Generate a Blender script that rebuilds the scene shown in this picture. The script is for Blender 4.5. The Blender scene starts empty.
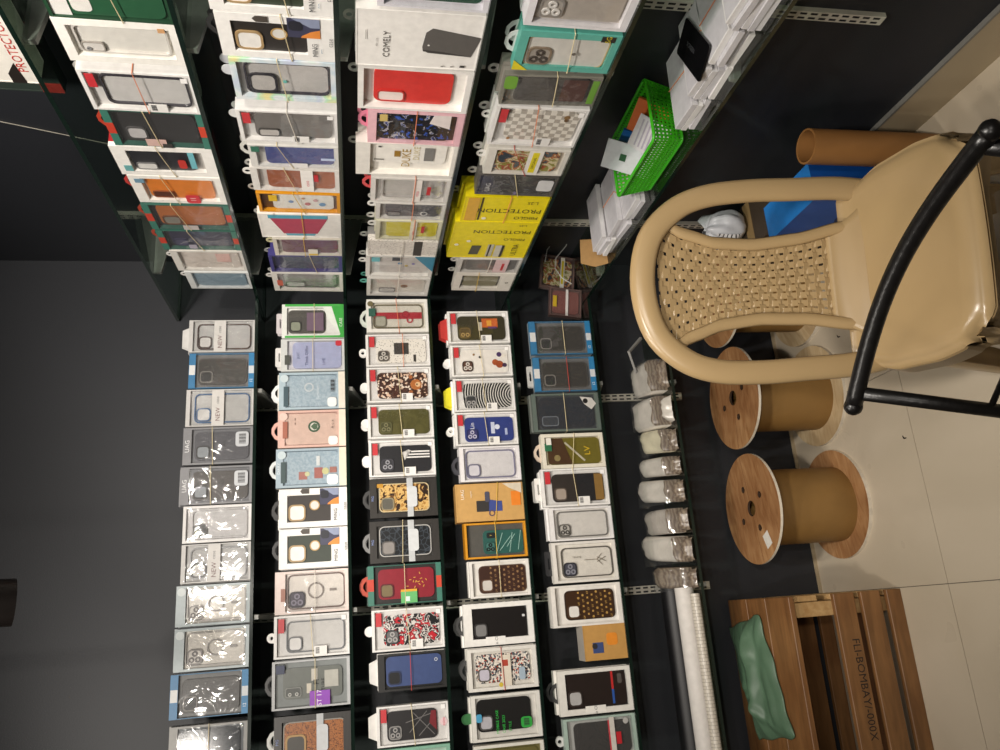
import bpy, bmesh, math, random
from mathutils import Vector, Matrix, noise
random.seed(7)
R = math.radians

# ---------------------------------------------------------------- camera, world, lights, exposure
scene = bpy.context.scene
col = scene.collection
H = 1.535                                  # camera height (m)
F_PX, YAW, PITCH, ROLL = 787.26, 0.305056, 0.187948, -0.019565
fw_ = Vector((math.sin(YAW)*math.cos(PITCH), math.cos(YAW)*math.cos(PITCH), -math.sin(PITCH)))
r0_ = Vector((math.cos(YAW), -math.sin(YAW), 0)); u0_ = r0_.cross(fw_)
CR = math.cos(ROLL)*r0_ + math.sin(ROLL)*u0_          # true right of the place
CU = -math.sin(ROLL)*r0_ + math.cos(ROLL)*u0_         # true up of the place
CAM = Vector((0, 0, H))
cd = bpy.data.cameras.new('camera'); cam = bpy.data.objects.new('camera', cd); col.objects.link(cam)
cd.sensor_fit = 'HORIZONTAL'; cd.sensor_width = 36.0; cd.lens = 36.0*F_PX/1000.0; cd.clip_start = 0.02
# the phone was held sideways: picture right is the place's down, picture up is its right
ax, ay, az = -CU, CR, -fw_
cam.matrix_world = Matrix(((ax.x, ay.x, az.x, 0), (ax.y, ay.y, az.y, 0), (ax.z, ay.z, az.z, H), (0, 0, 0, 1)))
scene.camera = cam

def ray(x, y): return (375-y)*CR - (x-500)*CU + F_PX*fw_
def onz(x, y, z): d = ray(x, y); return CAM + d*((z-H)/d.z)
def ony(x, y, Y): d = ray(x, y); return CAM + d*(Y/d.y)
def onx(x, y, X): d = ray(x, y); return CAM + d*(X/d.x)
def proj(P):
    d = Vector(P)-CAM; w = d.dot(fw_); return (500-F_PX*d.dot(CU)/w, 375-F_PX*d.dot(CR)/w)

world = bpy.data.worlds.new('world'); scene.world = world; world.use_nodes = True
world.node_tree.nodes['Background'].inputs[0].default_value = (1.0, 0.93, 0.84, 1)
world.node_tree.nodes['Background'].inputs[1].default_value = 0.03
vs = scene.view_settings
vs.view_transform = 'Standard'; vs.look = 'None'; vs.gamma = 1.0; vs.use_curve_mapping = False
vs.exposure = 0.12

def spot(name, loc, target, energy, size=80, blend=0.6, radius=0.075, color=(1.0, 0.93, 0.845)):
    l = bpy.data.lights.new(name, 'SPOT'); l.energy = energy; l.spot_size = R(size); l.spot_blend = blend
    l.shadow_soft_size = radius; l.color = color
    o = bpy.data.objects.new(name, l); col.objects.link(o); o.location = loc
    o.rotation_euler = (Vector(target)-Vector(loc)).to_track_quat('-Z', 'Y').to_euler()
    return o
CEIL = 2.75
SPOTS = [  # ceiling spotlights, then added fill lamps: position, aim, watts, cone
    ((-0.55, 0.95, 2.62), (0.15, 2.35, 0.95), 52, 95),
    ((-1.10, -1.00, 2.62), (0.70, 1.60, 0.70), 46, 80),
    ((0.15, 0.35, 2.62), (1.15, 1.30, 1.50), 115, 100),
    ((0.35, -1.90, 2.62), (0.60, 2.30, 1.45), 112, 46),  # added behind the camera to light the boxes from the front
    ((-0.60, -1.30, 2.62), (0.00, 2.30, 1.55), 64, 46),  # added for glints on the film packs
    ((0.80, -0.60, 2.62), (1.00, 2.00, 1.55), 30, 60),  # also added for glints, aimed at the corner
]

# ---------------------------------------------------------------- materials
def lin(h):
    h = h.lstrip('#'); v = [int(h[i:i+2], 16)/255 for i in (0, 2, 4)]
    return tuple(c/12.92 if c <= .04045 else ((c+.055)/1.055)**2.4 for c in v) + (1,)
MATS = {}
def new_mat(name):
    m = bpy.data.materials.new(name); m.use_nodes = True
    nt = m.node_tree; b = nt.nodes['Principled BSDF']; return m, nt, b
def nd(nt, t, **kw):
    n = nt.nodes.new(t)
    for k, v in kw.items():
        if k.startswith('i_'): n.inputs[k[2:].replace('_', ' ')].default_value = v
        else: setattr(n, k, v)
    return n
def mat(c, rough=.45, var=.06, spec=.5, bump=0, scale=60, metal=0, coat=0):
    key = (c, rough, var, spec, bump, scale, metal, coat)
    if key in MATS: return MATS[key]
    m, nt, b = new_mat('paint_'+c.lstrip('#'))
    b.inputs['Roughness'].default_value = rough; b.inputs['Specular IOR Level'].default_value = spec
    b.inputs['Metallic'].default_value = metal; b.inputs['Coat Weight'].default_value = coat
    L = lin(c)
    tc = nd(nt, 'ShaderNodeTexCoord'); n = nd(nt, 'ShaderNodeTexNoise'); n.inputs['Scale'].default_value = scale
    n.inputs['Detail'].default_value = 3
    nt.links.new(tc.outputs['Object'], n.inputs['Vector'])
    rp = nd(nt, 'ShaderNodeValToRGB'); rp.color_ramp.elements[0].position = .3; rp.color_ramp.elements[1].position = .7
    rp.color_ramp.elements[0].color = tuple(x*(1-var) for x in L[:3])+(1,)
    rp.color_ramp.elements[1].color = tuple(min(1, x*(1+var)) for x in L[:3])+(1,)
    nt.links.new(n.outputs['Fac'], rp.inputs['Fac']); nt.links.new(rp.outputs['Color'], b.inputs['Base Color'])
    if bump:
        bp = nd(nt, 'ShaderNodeBump'); bp.inputs['Strength'].default_value = bump; bp.inputs['Distance'].default_value = .004
        nt.links.new(n.outputs['Fac'], bp.inputs['Height']); nt.links.new(bp.outputs['Normal'], b.inputs['Normal'])
    MATS[key] = m; return m

def clear_mat(name, tint, refl=1.0, bump=0.0, scale=40, haze=0.0, rough=.03, haze_col=(.9, .9, .9, 1), tr_rough=0):
    """thin clear sheet: tinted see-through plus Fresnel gloss, optional milky haze and crumple relief"""
    if name in MATS: return MATS[name]
    m = bpy.data.materials.new(name); m.use_nodes = True; nt = m.node_tree
    nt.nodes.remove(nt.nodes['Principled BSDF']); out = nt.nodes['Material Output']
    tr = nd(nt, 'ShaderNodeBsdfTransparent'); tr.inputs[0].default_value = tint
    gl = nd(nt, 'ShaderNodeBsdfGlossy'); gl.inputs['Roughness'].default_value = rough
    fr = nd(nt, 'ShaderNodeLayerWeight'); fr.inputs['Blend'].default_value = .5      # Schlick: same from both sides of the sheet
    pw = nd(nt, 'ShaderNodeMath', operation='POWER'); pw.inputs[1].default_value = 4.5; nt.links.new(fr.outputs['Facing'], pw.inputs[0])
    fa = nd(nt, 'ShaderNodeMath', operation='MULTIPLY_ADD'); fa.inputs[1].default_value = .9; fa.inputs[2].default_value = .045*refl; nt.links.new(pw.outputs[0], fa.inputs[0])
    base = tr.outputs[0]
    if haze:
        df = nd(nt, 'ShaderNodeBsdfDiffuse'); df.inputs[0].default_value = haze_col
        mx0 = nd(nt, 'ShaderNodeMixShader'); mx0.inputs[0].default_value = haze
        nt.links.new(tr.outputs[0], mx0.inputs[1]); nt.links.new(df.outputs[0], mx0.inputs[2]); base = mx0.outputs[0]
    mx = nd(nt, 'ShaderNodeMixShader')
    nt.links.new(fa.outputs[0], mx.inputs[0]); nt.links.new(base, mx.inputs[1]); nt.links.new(gl.outputs[0], mx.inputs[2])
    nt.links.new(mx.outputs[0], out.inputs['Surface'])
    if bump:
        tc = nd(nt, 'ShaderNodeTexCoord'); n = nd(nt, 'ShaderNodeTexNoise'); n.inputs['Scale'].default_value = scale
        n.inputs['Detail'].default_value = 2; n.inputs['Distortion'].default_value = 1.2
        nt.links.new(tc.outputs['Object'], n.inputs['Vector'])
        bp = nd(nt, 'ShaderNodeBump'); bp.inputs['Strength'].default_value = bump; bp.inputs['Distance'].default_value = .01
        nt.links.new(n.outputs['Fac'], bp.inputs['Height'])
        nt.links.new(bp.outputs['Normal'], gl.inputs['Normal']); nt.links.new(bp.outputs['Normal'], fr.inputs['Normal'])
    MATS[name] = m; return m
PANE = clear_mat('clear_window', (.98, .98, .98, 1), refl=.9, bump=.06, scale=18)
FILM = clear_mat('crumpled_film', (.95, .955, .96, 1), refl=1.6, bump=.42, scale=13, haze=.02, rough=.06)
GLASS = clear_mat('shelf_glass', (.80, .88, .83, 1), refl=1.1, rough=.01)
SLEEVE = clear_mat('milky_sleeve', (.9, .9, .88, 1), refl=1.1, bump=.5, scale=45, haze=.55, haze_col=(.78, .75, .70, 1))
CLEARCASE = clear_mat('clear_case', (.985, .985, .985, 1), refl=1.0, haze=.03, rough=.08)
GLASS_EDGE = mat('#101f19', .12, .1, .6)

def pat_mat(kind):
    """flat printed patterns on cases and cartons"""
    if kind in MATS: return MATS[kind]
    m, nt, b = new_mat('print_'+kind); b.inputs['Roughness'].default_value = .35
    tc = nd(nt, 'ShaderNodeTexCoord'); mp = nd(nt, 'ShaderNodeMapping'); nt.links.new(tc.outputs['Object'], mp.inputs['Vector'])
    V = mp.outputs['Vector']
    def ramp(fac, stops, const=True):
        r = nd(nt, 'ShaderNodeValToRGB'); cr = r.color_ramp; cr.interpolation = 'CONSTANT' if const else 'LINEAR'
        while len(cr.elements) < len(stops): cr.elements.new(.5)
        for e, (p, c) in zip(cr.elements, stops): e.position = p; e.color = lin(c)
        nt.links.new(fac, r.inputs['Fac']); nt.links.new(r.outputs['Color'], b.inputs['Base Color'])
    def no(s, det=2, dist=0):
        n = nd(nt, 'ShaderNodeTexNoise'); n.inputs['Scale'].default_value = s; n.inputs['Detail'].default_value = det
        n.inputs['Distortion'].default_value = dist; nt.links.new(V, n.inputs['Vector']); return n.outputs['Fac']
    def vo(s, feat='F1', out='Distance'):
        n = nd(nt, 'ShaderNodeTexVoronoi', feature=feat); n.inputs['Scale'].default_value = s
        nt.links.new(V, n.inputs['Vector']); return n.outputs[out]
    def wv(s, typ='BANDS', d='Z', dist=0, prof='SIN'):
        n = nd(nt, 'ShaderNodeTexWave', wave_type=typ, wave_profile=prof)
        if typ == 'BANDS': n.bands_direction = d
        else: n.rings_direction = d
        n.inputs['Scale'].default_value = s; n.inputs['Distortion'].default_value = dist
        nt.links.new(V, n.inputs['Vector']); return n.outputs['Fac']
    if kind == 'checker':
        n = nd(nt, 'ShaderNodeTexChecker'); n.inputs['Scale'].default_value = 78
        mp.inputs['Location'].default_value = (0, .5, 0)
        n.inputs['Color1'].default_value = lin('#e9e4da'); n.inputs['Color2'].default_value = lin('#b5ada2')
        nt.links.new(V, n.inputs['Vector']); nt.links.new(n.outputs['Color'], b.inputs['Base Color'])
    elif kind == 'rings': ramp(wv(40, 'RINGS', 'Y', 1.5), [(0, '#17181a'), (.72, '#d8d6d0')])
    elif kind == 'crack': ramp(vo(70, 'DISTANCE_TO_EDGE'), [(0, '#3d444c'), (.06, '#15181c')])
    elif kind == 'snake': ramp(no(46, 3, 1.5), [(0, '#2c1c10'), (.42, '#7a5225'), (.47, '#d9b36e'), (.58, '#b07f3c')])
    elif kind == 'weave':
        ramp(vo(420), [(0, '#8a4a1e'), (.35, '#c07a3e'), (.6, '#5e3012')])
    elif kind == 'floral': ramp(no(34, 3, .5), [(0, '#34404a'), (.40, '#a8622e'), (.46, '#cfc2a0'), (.52, '#8c8a3a'), (.58, '#a04a34'), (.64, '#c9b58e')])
    elif kind == 'graffiti': ramp(no(52, 2, 1), [(0, '#141416'), (.42, '#d8d4cf'), (.49, '#16161a'), (.54, '#c0202e'), (.64, '#e8e4df'), (.7, '#202024')])
    elif kind == 'stickers': ramp(vo(240, 'F1', 'Color'), [(0, '#3a3330'), (.25, '#d9d0c6'), (.42, '#57616a'), (.55, '#b0452e'), (.62, '#e9e2d6'), (.8, '#33373c')])
    elif kind == 'pinkart': ramp(no(70, 2, .6), [(0, '#2b57b8'), (.36, '#14161d'), (.55, '#1d2230'), (.6, '#b9b6ba'), (.65, '#2b57b8'), (.68, '#14161d')])
    elif kind == 'letters': ramp(vo(190), [(0, '#57544f'), (.22, '#e4dfd6')])
    elif kind == 'ribs': ramp(wv(90, 'BANDS', 'Z'), [(0, '#23211f'), (.45, '#3b3835')])
    elif kind == 'denim': ramp(no(140, 3), [(0, '#93a9b8'), (.45, '#a3b7c4'), (.56, '#b3c4ce')], False)
    elif kind == 'camo': ramp(no(40, 3, .8), [(0, '#454322'), (.45, '#504d29'), (.6, '#5a5630')], False)
    elif kind == 'holo': ramp(no(14, 1, 1), [(0, '#b8a8e8'), (.42, '#c9d9e0'), (.52, '#e2e6e8'), (.6, '#b9e3c4'), (.7, '#e9dfa0')], False)
    elif kind == 'bearprint': ramp(vo(170, 'F1', 'Color'), [(0, '#3d2720'), (.5, '#d9b9a0'), (.62, '#4a2f26'), (.8, '#e6d8c8')])
    elif kind == 'redgold': ramp(no(75, 3, 1), [(0, '#8e1626'), (.56, '#d9a441'), (.6, '#f0dcae'), (.64, '#a51a2c')])
    elif kind == 'shopbag': ramp(wv(30, 'RINGS', 'Y', 2), [(0, '#e6e6e8'), (.8, '#2a2a2c')])
    elif kind == 'scribble': ramp(no(55, 4, 2.5), [(0, '#e9e3da'), (.44, '#e9e3da'), (.455, '#8a8078'), (.475, '#ece6dd')])
    elif kind == 'brick_paper':
        n = nd(nt, 'ShaderNodeTexBrick'); n.inputs['Scale'].default_value = 26
        n.inputs['Color1'].default_value = lin('#cfc8bb'); n.inputs['Color2'].default_value = lin('#c4bcae'); n.inputs['Mortar'].default_value = lin('#9b9386')
        mp.inputs['Rotation'].default_value = (R(90), 0, 0)
        nt.links.new(V, n.inputs['Vector']); nt.links.new(n.outputs['Color'], b.inputs['Base Color'])
    MATS[kind] = m; return m
PATS = {'checker', 'rings', 'crack', 'snake', 'weave', 'floral', 'graffiti', 'stickers', 'pinkart', 'letters', 'ribs', 'denim', 'camo', 'holo', 'bearprint', 'redgold', 'shopbag', 'scribble', 'brick_paper'}
def M(c, rough=.42):
    if not isinstance(c, str): return c
    return pat_mat(c) if c in PATS else mat(c, rough)

def wood_mat(name, c1, c2, axis='X', scale=9, stretch=7, rough=.6, stain=None):
    if name in MATS: return MATS[name]
    m, nt, b = new_mat(name); b.inputs['Roughness'].default_value = rough
    tc = nd(nt, 'ShaderNodeTexCoord'); mp = nd(nt, 'ShaderNodeMapping')
    s = [stretch]*3; s['XYZ'.index(axis)] = 1; mp.inputs['Scale'].default_value = s
    n = nd(nt, 'ShaderNodeTexNoise'); n.inputs['Scale'].default_value = scale; n.inputs['Detail'].default_value = 6; n.inputs['Distortion'].default_value = .6
    n2 = nd(nt, 'ShaderNodeTexNoise'); n2.inputs['Scale'].default_value = 5; n2.inputs['Detail'].default_value = 3
    nt.links.new(tc.outputs['Object'], mp.inputs[0]); nt.links.new(mp.outputs[0], n.inputs['Vector']); nt.links.new(tc.outputs['Object'], n2.inputs['Vector'])
    rp = nd(nt, 'ShaderNodeValToRGB'); rp.color_ramp.elements[0].position = .3; rp.color_ramp.elements[1].position = .72
    rp.color_ramp.elements[0].color = lin(c1); rp.color_ramp.elements[1].color = lin(c2)
    nt.links.new(n.outputs['Fac'], rp.inputs[0])
    mx = nd(nt, 'ShaderNodeMix', data_type='RGBA', blend_type='MULTIPLY'); mx.inputs[0].default_value = .5
    rp2 = nd(nt, 'ShaderNodeValToRGB'); rp2.color_ramp.elements[0].position = .35; rp2.color_ramp.elements[1].position = .6
    rp2.color_ramp.elements[0].color = lin(stain or '#b9a48c'); rp2.color_ramp.elements[1].color = (1, 1, 1, 1)
    nt.links.new(n2.outputs['Fac'], rp2.inputs[0])
    nt.links.new(rp.outputs[0], mx.inputs[6]); nt.links.new(rp2.outputs[0], mx.inputs[7]); nt.links.new(mx.outputs[2], b.inputs['Base Color'])
    bp = nd(nt, 'ShaderNodeBump'); bp.inputs['Strength'].default_value = .2; bp.inputs['Distance'].default_value = .002
    nt.links.new(n.outputs['Fac'], bp.inputs['Height']); nt.links.new(bp.outputs[0], b.inputs['Normal'])
    MATS[name] = m; return m

# ---------------------------------------------------------------- mesh helpers
class MB:
    def __init__(s): s.v = []; s.f = []; s.m = []; s.sm = False
    def add(s, vs, fs, mi=0):
        k = len(s.v); s.v += [tuple(p) for p in vs]; s.f += [tuple(i+k for i in f) for f in fs]; s.m += [mi]*len(fs); return s
    def box(s, x0, x1, y0, y1, z0, z1, mi=0):
        return s.add([(x0,y0,z0),(x1,y0,z0),(x1,y1,z0),(x0,y1,z0),(x0,y0,z1),(x1,y0,z1),(x1,y1,z1),(x0,y1,z1)],
                     [(0,3,2,1),(4,5,6,7),(0,1,5,4),(1,2,6,5),(2,3,7,6),(3,0,4,7)], mi)
    def prism(s, poly, y0, y1, mi=0):          # polygon in (x, z), counter-clockwise seen from -y
        n = len(poly)
        return s.add([(x, y0, z) for x, z in poly]+[(x, y1, z) for x, z in poly],
                     [tuple(range(n)), tuple(range(2*n-1, n-1, -1))]+[(i, i+n, (i+1) % n+n, (i+1) % n) for i in range(n)], mi)
    def ring(s, po, pi, y0, y1, mi=0):
        n = len(po); q = [(x, y0, z) for x, z in po]+[(x, y0, z) for x, z in pi]+[(x, y1, z) for x, z in po]+[(x, y1, z) for x, z in pi]
        fs = []
        for i in range(n):
            j = (i+1) % n
            fs += [(i, j, n+j, n+i), (2*n+j, 2*n+i, 3*n+i, 3*n+j), (j, i, 2*n+i, 2*n+j), (n+i, n+j, 3*n+j, 3*n+i)]
        return s.add(q, fs, mi)
    def tube(s, pts, rad, n=8, closed=False, mi=0, caps=True):
        pts = [Vector(p) for p in pts]; m = len(pts)
        rads = rad if isinstance(rad, (list, tuple)) else [rad]*m
        ref = None; rings = []
        for i, p in enumerate(pts):
            a = pts[(i-1) % m] if (closed or i > 0) else p; b = pts[(i+1) % m] if (closed or i < m-1) else p
            t = (b-a).normalized()
            if ref is None:
                ref = Vector((0, 0, 1)) if abs(t.z) < .9 else Vector((1, 0, 0))
            ref = (ref-t*ref.dot(t)).normalized(); bi = t.cross(ref)
            rings.append([p+(ref*math.cos(2*math.pi*k/n)+bi*math.sin(2*math.pi*k/n))*rads[i] for k in range(n)])
        vs = [q for r in rings for q in r]; fs = []
        for i in range(m if closed else m-1):
            j = (i+1) % m
            for k in range(n): fs.append((i*n+k, i*n+(k+1) % n, j*n+(k+1) % n, j*n+k))
        if caps and not closed: fs += [tuple(range(n-1, -1, -1)), tuple((m-1)*n+k for k in range(n))]
        return s.add(vs, fs, mi)
    def lathe(s, prof, n=32, mi=0, c=(0, 0)):    # prof: (r, z)
        vs = [(c[0]+r*math.cos(2*math.pi*k/n), c[1]+r*math.sin(2*math.pi*k/n), z) for r, z in prof for k in range(n)]
        fs = [(i*n+k, i*n+(k+1) % n, (i+1)*n+(k+1) % n, (i+1)*n+k) for i in range(len(prof)-1) for k in range(n)]
        return s.add(vs, fs, mi)
    def grid(s, fn, nu, nv, mi=0, flip=False):
        vs = [fn(i/nu, j/nv) for j in range(nv+1) for i in range(nu+1)]; w = nu+1
        fs = [(j*w+i, j*w+i+1, (j+1)*w+i+1, (j+1)*w+i) for j in range(nv) for i in range(nu)]
        if flip: fs = [f[::-1] for f in fs]
        return s.add(vs, fs, mi)
    def mesh(s, name, mats, smooth=False):
        me = bpy.data.meshes.new(name); me.from_pydata(s.v, [], s.f)
        for m in (mats if isinstance(mats, (list, tuple)) else [mats]): me.materials.append(m)
        if any(s.m): me.polygons.foreach_set('material_index', s.m)
        if smooth: me.polygons.foreach_set('use_smooth', [True]*len(me.polygons))
        me.update(); return me
    def obj(s, name, mats, parent=None, smooth=False, loc=None, rot=None):
        return link(name, s.mesh(name, mats, smooth), parent, loc, rot)
def link(name, me, parent=None, loc=None, rot=None):
    o = bpy.data.objects.new(name, me); col.objects.link(o); o.parent = parent
    if loc is not None: o.location = loc
    if rot is not None: o.rotation_euler = rot
    return o
def rr(x0, z0, x1, z1, r, n=4):
    out = []
    for cx, cz, a0 in ((x1-r, z0+r, -90), (x1-r, z1-r, 0), (x0+r, z1-r, 90), (x0+r, z0+r, 180)):
        for k in range(n+1):
            a = R(a0+90*k/n); out.append((cx+r*math.cos(a), cz+r*math.sin(a)))
    return out
def circ(cx, cz, r, n=16): return [(cx+r*math.cos(2*math.pi*k/n), cz+r*math.sin(2*math.pi*k/n)) for k in range(n)]
LABELS = {}
def tag(o, label, cat, group=None, kind=None):
    if label: o['label'] = label
    if cat: o['category'] = cat
    if group: o['group'] = group
    if kind: o['kind'] = kind
    if label:
        n = len(label.replace('-', ' ').split())
        if not 4 <= n <= 16: print('LABEL LENGTH', n, label)
        if label in LABELS and not group: print('DUP LABEL', label)
        LABELS[label] = 1
    return o
def thing(name, label, cat, loc=(0, 0, 0), rot=(0, 0, 0), group=None):
    o = bpy.data.objects.new(name, None); o.empty_display_size = .02; col.objects.link(o); o.location = loc; o.rotation_euler = rot
    return tag(o, label, cat, group)
def struct(name, mb, mats, parent=None, **kw):
    o = mb.obj(name, mats, parent, **kw); o['kind'] = 'structure'; return o
def modify(o, *mods):
    for t, kw in mods:
        m = o.modifiers.new(t.lower(), t)
        for k, v in kw.items(): setattr(m, k, v)
    return o
TXT = {}
def text_geo(body):
    """flat letter outlines: vertices in a plane, cap height 1, centred"""
    if body not in TXT:
        c = bpy.data.curves.new('t', 'FONT'); c.body = body; c.size = 1.0; c.resolution_u = 2; c.align_x = 'CENTER'
        o = bpy.data.objects.new('t', c); me = o.to_mesh()
        vs = [(v.co.x, v.co.y) for v in me.vertices]; fs = [tuple(p.vertices) for p in me.polygons]
        o.to_mesh_clear(); bpy.data.objects.remove(o); bpy.data.curves.remove(c)
        cx = (min(v[0] for v in vs)+max(v[0] for v in vs))/2; h = max(v[1] for v in vs)-min(0, min(v[1] for v in vs)) or 1
        TXT[body] = ([((x-cx)/h, y/h-.5) for x, y in vs], fs, (max(v[0] for v in vs)-min(v[0] for v in vs))/h)
    return TXT[body]
def text_mb(mb, body, cx, cz, h, y, rot=0, maxw=None, mi=0):
    vs, fs, w = text_geo(body); sx = h
    if maxw and w*h > maxw: sx = maxw/w
    c, s = math.cos(R(rot)), math.sin(R(rot))
    return mb.add([(cx+c*px*sx-s*pz*h, y, cz+s*px*sx+c*pz*h) for px, pz in vs], fs, mi)

# ---------------------------------------------------------------- the room
XW, YW, D = 1.188, 2.50, 0.20
XF, YF = XW-D, YW-D                         # shelf fronts
XWALL = XW+.012
def wall_paint(name, c, var=.10):
    m, nt, b = new_mat(name); b.inputs['Roughness'].default_value = .55
    tc = nd(nt, 'ShaderNodeTexCoord'); n = nd(nt, 'ShaderNodeTexNoise'); n.inputs['Scale'].default_value = 1.7; n.inputs['Detail'].default_value = 5
    n3 = nd(nt, 'ShaderNodeTexNoise'); n3.inputs['Scale'].default_value = 220
    nt.links.new(tc.outputs['Object'], n.inputs['Vector']); nt.links.new(tc.outputs['Object'], n3.inputs['Vector'])
    L = lin(c); rp = nd(nt, 'ShaderNodeValToRGB'); rp.color_ramp.elements[0].position = .3; rp.color_ramp.elements[1].position = .7
    rp.color_ramp.elements[0].color = tuple(x*(1-var) for x in L[:3])+(1,); rp.color_ramp.elements[1].color = tuple(x*(1+var) for x in L[:3])+(1,)
    nt.links.new(n.outputs['Fac'], rp.inputs[0]); nt.links.new(rp.outputs[0], b.inputs['Base Color'])
    bp = nd(nt, 'ShaderNodeBump'); bp.inputs['Strength'].default_value = .12; bp.inputs['Distance'].default_value = .002
    nt.links.new(n3.outputs['Fac'], bp.inputs['Height']); nt.links.new(bp.outputs[0], b.inputs['Normal']); return m
WALLM = wall_paint('dark_wall_paint', '#24262b')
struct('wall_back', MB().box(-3.0, XWALL+.1, YW, YW+.1, 0, CEIL), WALLM)
struct('wall_right', MB().box(XWALL, XWALL+.1, -2.5, YW, 0, CEIL), WALLM)
struct('ceiling', MB().box(-3.0, XWALL+.1, -2.5, YW+.1, CEIL, CEIL+.05), mat('#3a3836', .8))
struct('floor', MB().box(-3.0, XWALL+.1, -2.5, YW+.1, -.06, -.004), mat('#6d6558', .8))
tile_m, nt, b = new_mat('beige_floor_tile'); b.inputs['Roughness'].default_value = .28; b.inputs['Specular IOR Level'].default_value = .35
tc = nd(nt, 'ShaderNodeTexCoord'); n = nd(nt, 'ShaderNodeTexNoise'); n.inputs['Scale'].default_value = 2.6; n.inputs['Detail'].default_value = 8; n.inputs['Distortion'].default_value = .8
nt.links.new(tc.outputs['Object'], n.inputs['Vector'])
rp = nd(nt, 'ShaderNodeValToRGB'); rp.color_ramp.elements[0].position = .3; rp.color_ramp.elements[1].position = .7
rp.color_ramp.elements[0].color = lin('#bdb09a'); rp.color_ramp.elements[1].color = lin('#cabda8')
nt.links.new(n.outputs['Fac'], rp.inputs[0]); nt.links.new(rp.outputs[0], b.inputs['Base Color'])
n4 = nd(nt, 'ShaderNodeTexNoise'); n4.inputs['Scale'].default_value = 6
nt.links.new(tc.outputs['Object'], n4.inputs['Vector'])
mr = nd(nt, 'ShaderNodeMapRange'); mr.inputs[3].default_value = .2; mr.inputs[4].default_value = .42
nt.links.new(n4.outputs['Fac'], mr.inputs[0]); nt.links.new(mr.outputs[0], b.inputs['Roughness'])
floor_o = bpy.data.objects['floor']
tile_me = None
T = .6; JX, JY = 0.0, 1.905
for i in range(-4, 2):
    for j in range(-6, 1):
        x0, y0 = JX+i*T, JY+j*T
        x1, y1 = min(x0+T, XWALL), min(y0+T, YW)
        g = .0011
        MB().box(x0+g, x1-g, y0+g, y1-g, -.02, 0).obj('tile', tile_m, floor_o)
BASEM = wall_paint('beige_baseboard_tile', '#a8987c', .06)
bb = MB().box(XW, XWALL, -2.5, YW, 0, .118)
o = struct('baseboard_right', bb, BASEM)
MB().box(XW-.001, XWALL, -2.5, YW, .118, .124).obj('grout_ledge', mat('#77756f', .7), o)
for yy in (1.05, .45): MB().box(XW-.0006, XW, yy-.0008, yy+.0008, 0, .118).obj('joint', mat('#6f6553', .8), o)
o = struct('baseboard_back', MB().box(-3, XW, YW-.004, YW, 0, .012), BASEM)

# ---------------------------------------------------------------- shelf standards, brackets and glass
SZ = {0: 2.079, 1: 1.814, 2: 1.551, 3: 1.291, 4: 1.034, 5: .765, 6: .515}
STEEL = mat('#cfcabd', .4, .05, .5); SLOT = mat('#15151a', .6)
GREYM = mat('#8e8f8a', .4, .08, .5, metal=.25)
def standard(loc, rz, z0, z1, label):
    t = thing('shelf_standard', label, 'shelf standard', loc, (0, 0, rz))
    MB().box(-.0125, .0125, -.012, 0, z0, z1).obj('channel', STEEL, t)
    mb = MB(); z = z0+.012
    while z < z1-.02:
        for x in (-.006, .006): mb.box(x-.0026, x+.0026, -.0125, -.0118, z, z+.016)
        z += .025
    o = mb.obj('slot_row', SLOT, t); o['kind'] = 'stuff'
def bracket(loc, rz, label, L=.19):
    t = thing('shelf_bracket', label, 'shelf bracket', loc, (0, 0, rz), 'grey shelf brackets')
    MB().prism([(-.004, 0), (.004, 0), (.004, .008), (-.004, .008)], -L, -.012).obj('lip', GREYM, t, loc=(0, 0, -.009))
    # side plate: tapered blade, deep at the wall
    poly = [(-L, -.022), (-.012, -.06), (-.012, -.009), (-L, -.009)]
    mb = MB(); mb.add([(sx, y, z) for sx in (-.006, .006) for y, z in poly], [(0, 1, 2, 3), (7, 6, 5, 4), (0, 4, 5, 1), (1, 5, 6, 2), (2, 6, 7, 3), (3, 7, 4, 0)])
    mb.obj('arm', GREYM, t)
def shelf(name, x0, x1, y0, y1, z, front, label):
    t = 0.009; mb = MB().box(x0, x1, y0, y1, z-t, z)
    mb.m = [1 if k in front else 0 for k in range(6)]
    return tag(mb.obj(name, [GLASS, GLASS_EDGE]), label, 'glass shelf')
ORD = {1: 'top', 2: 'second', 3: 'third', 4: 'fourth', 5: 'fifth', 6: 'lowest'}
for k, (X, nm) in enumerate(((.694, 'nearest the corner'), (.054, 'behind the middle of the shelves'))):
    standard((X, YW, 0), 0, .40, 1.86, 'slotted metal upright on back wall, '+nm)
    for s in range(1, 7): bracket((X, YW, SZ[s]), 0, 'grey metal arm under the %s glass shelf of the back wall, %s' % (ORD[s], ('corner end', 'mid span')[k]))
for k, (Y, nm) in enumerate(((2.18, 'nearest the corner'), (1.24, 'nearer the camera'))):
    standard((XWALL, Y, 0), R(-90), .37, 2.085, 'slotted metal upright on right wall, '+nm)
    for s in range(0, 6): bracket((XWALL, Y, SZ[s]), R(-90), 'grey metal arm under the %s glass shelf of the right wall, %s' % (('uppermost', 'second', 'third', 'fourth', 'fifth', 'lowest')[s], ('corner end', 'near end')[k]))
for s in range(1, 7):
    shelf('glass_shelf', -1.3, (XF-.005 if s != 6 else .93), YF, YW-.002, SZ[s], (2, 3, 5), '%s green-edged glass shelf along the back wall' % ORD[s])
for s in range(0, 6):
    shelf('glass_shelf', XF, XWALL-.002, .2, YW-.004, SZ[s], (2, 5, 4), '%s green-edged glass shelf along the right wall' % ('uppermost', 'second', 'third', 'fourth', 'fifth', 'lowest')[s])

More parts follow.
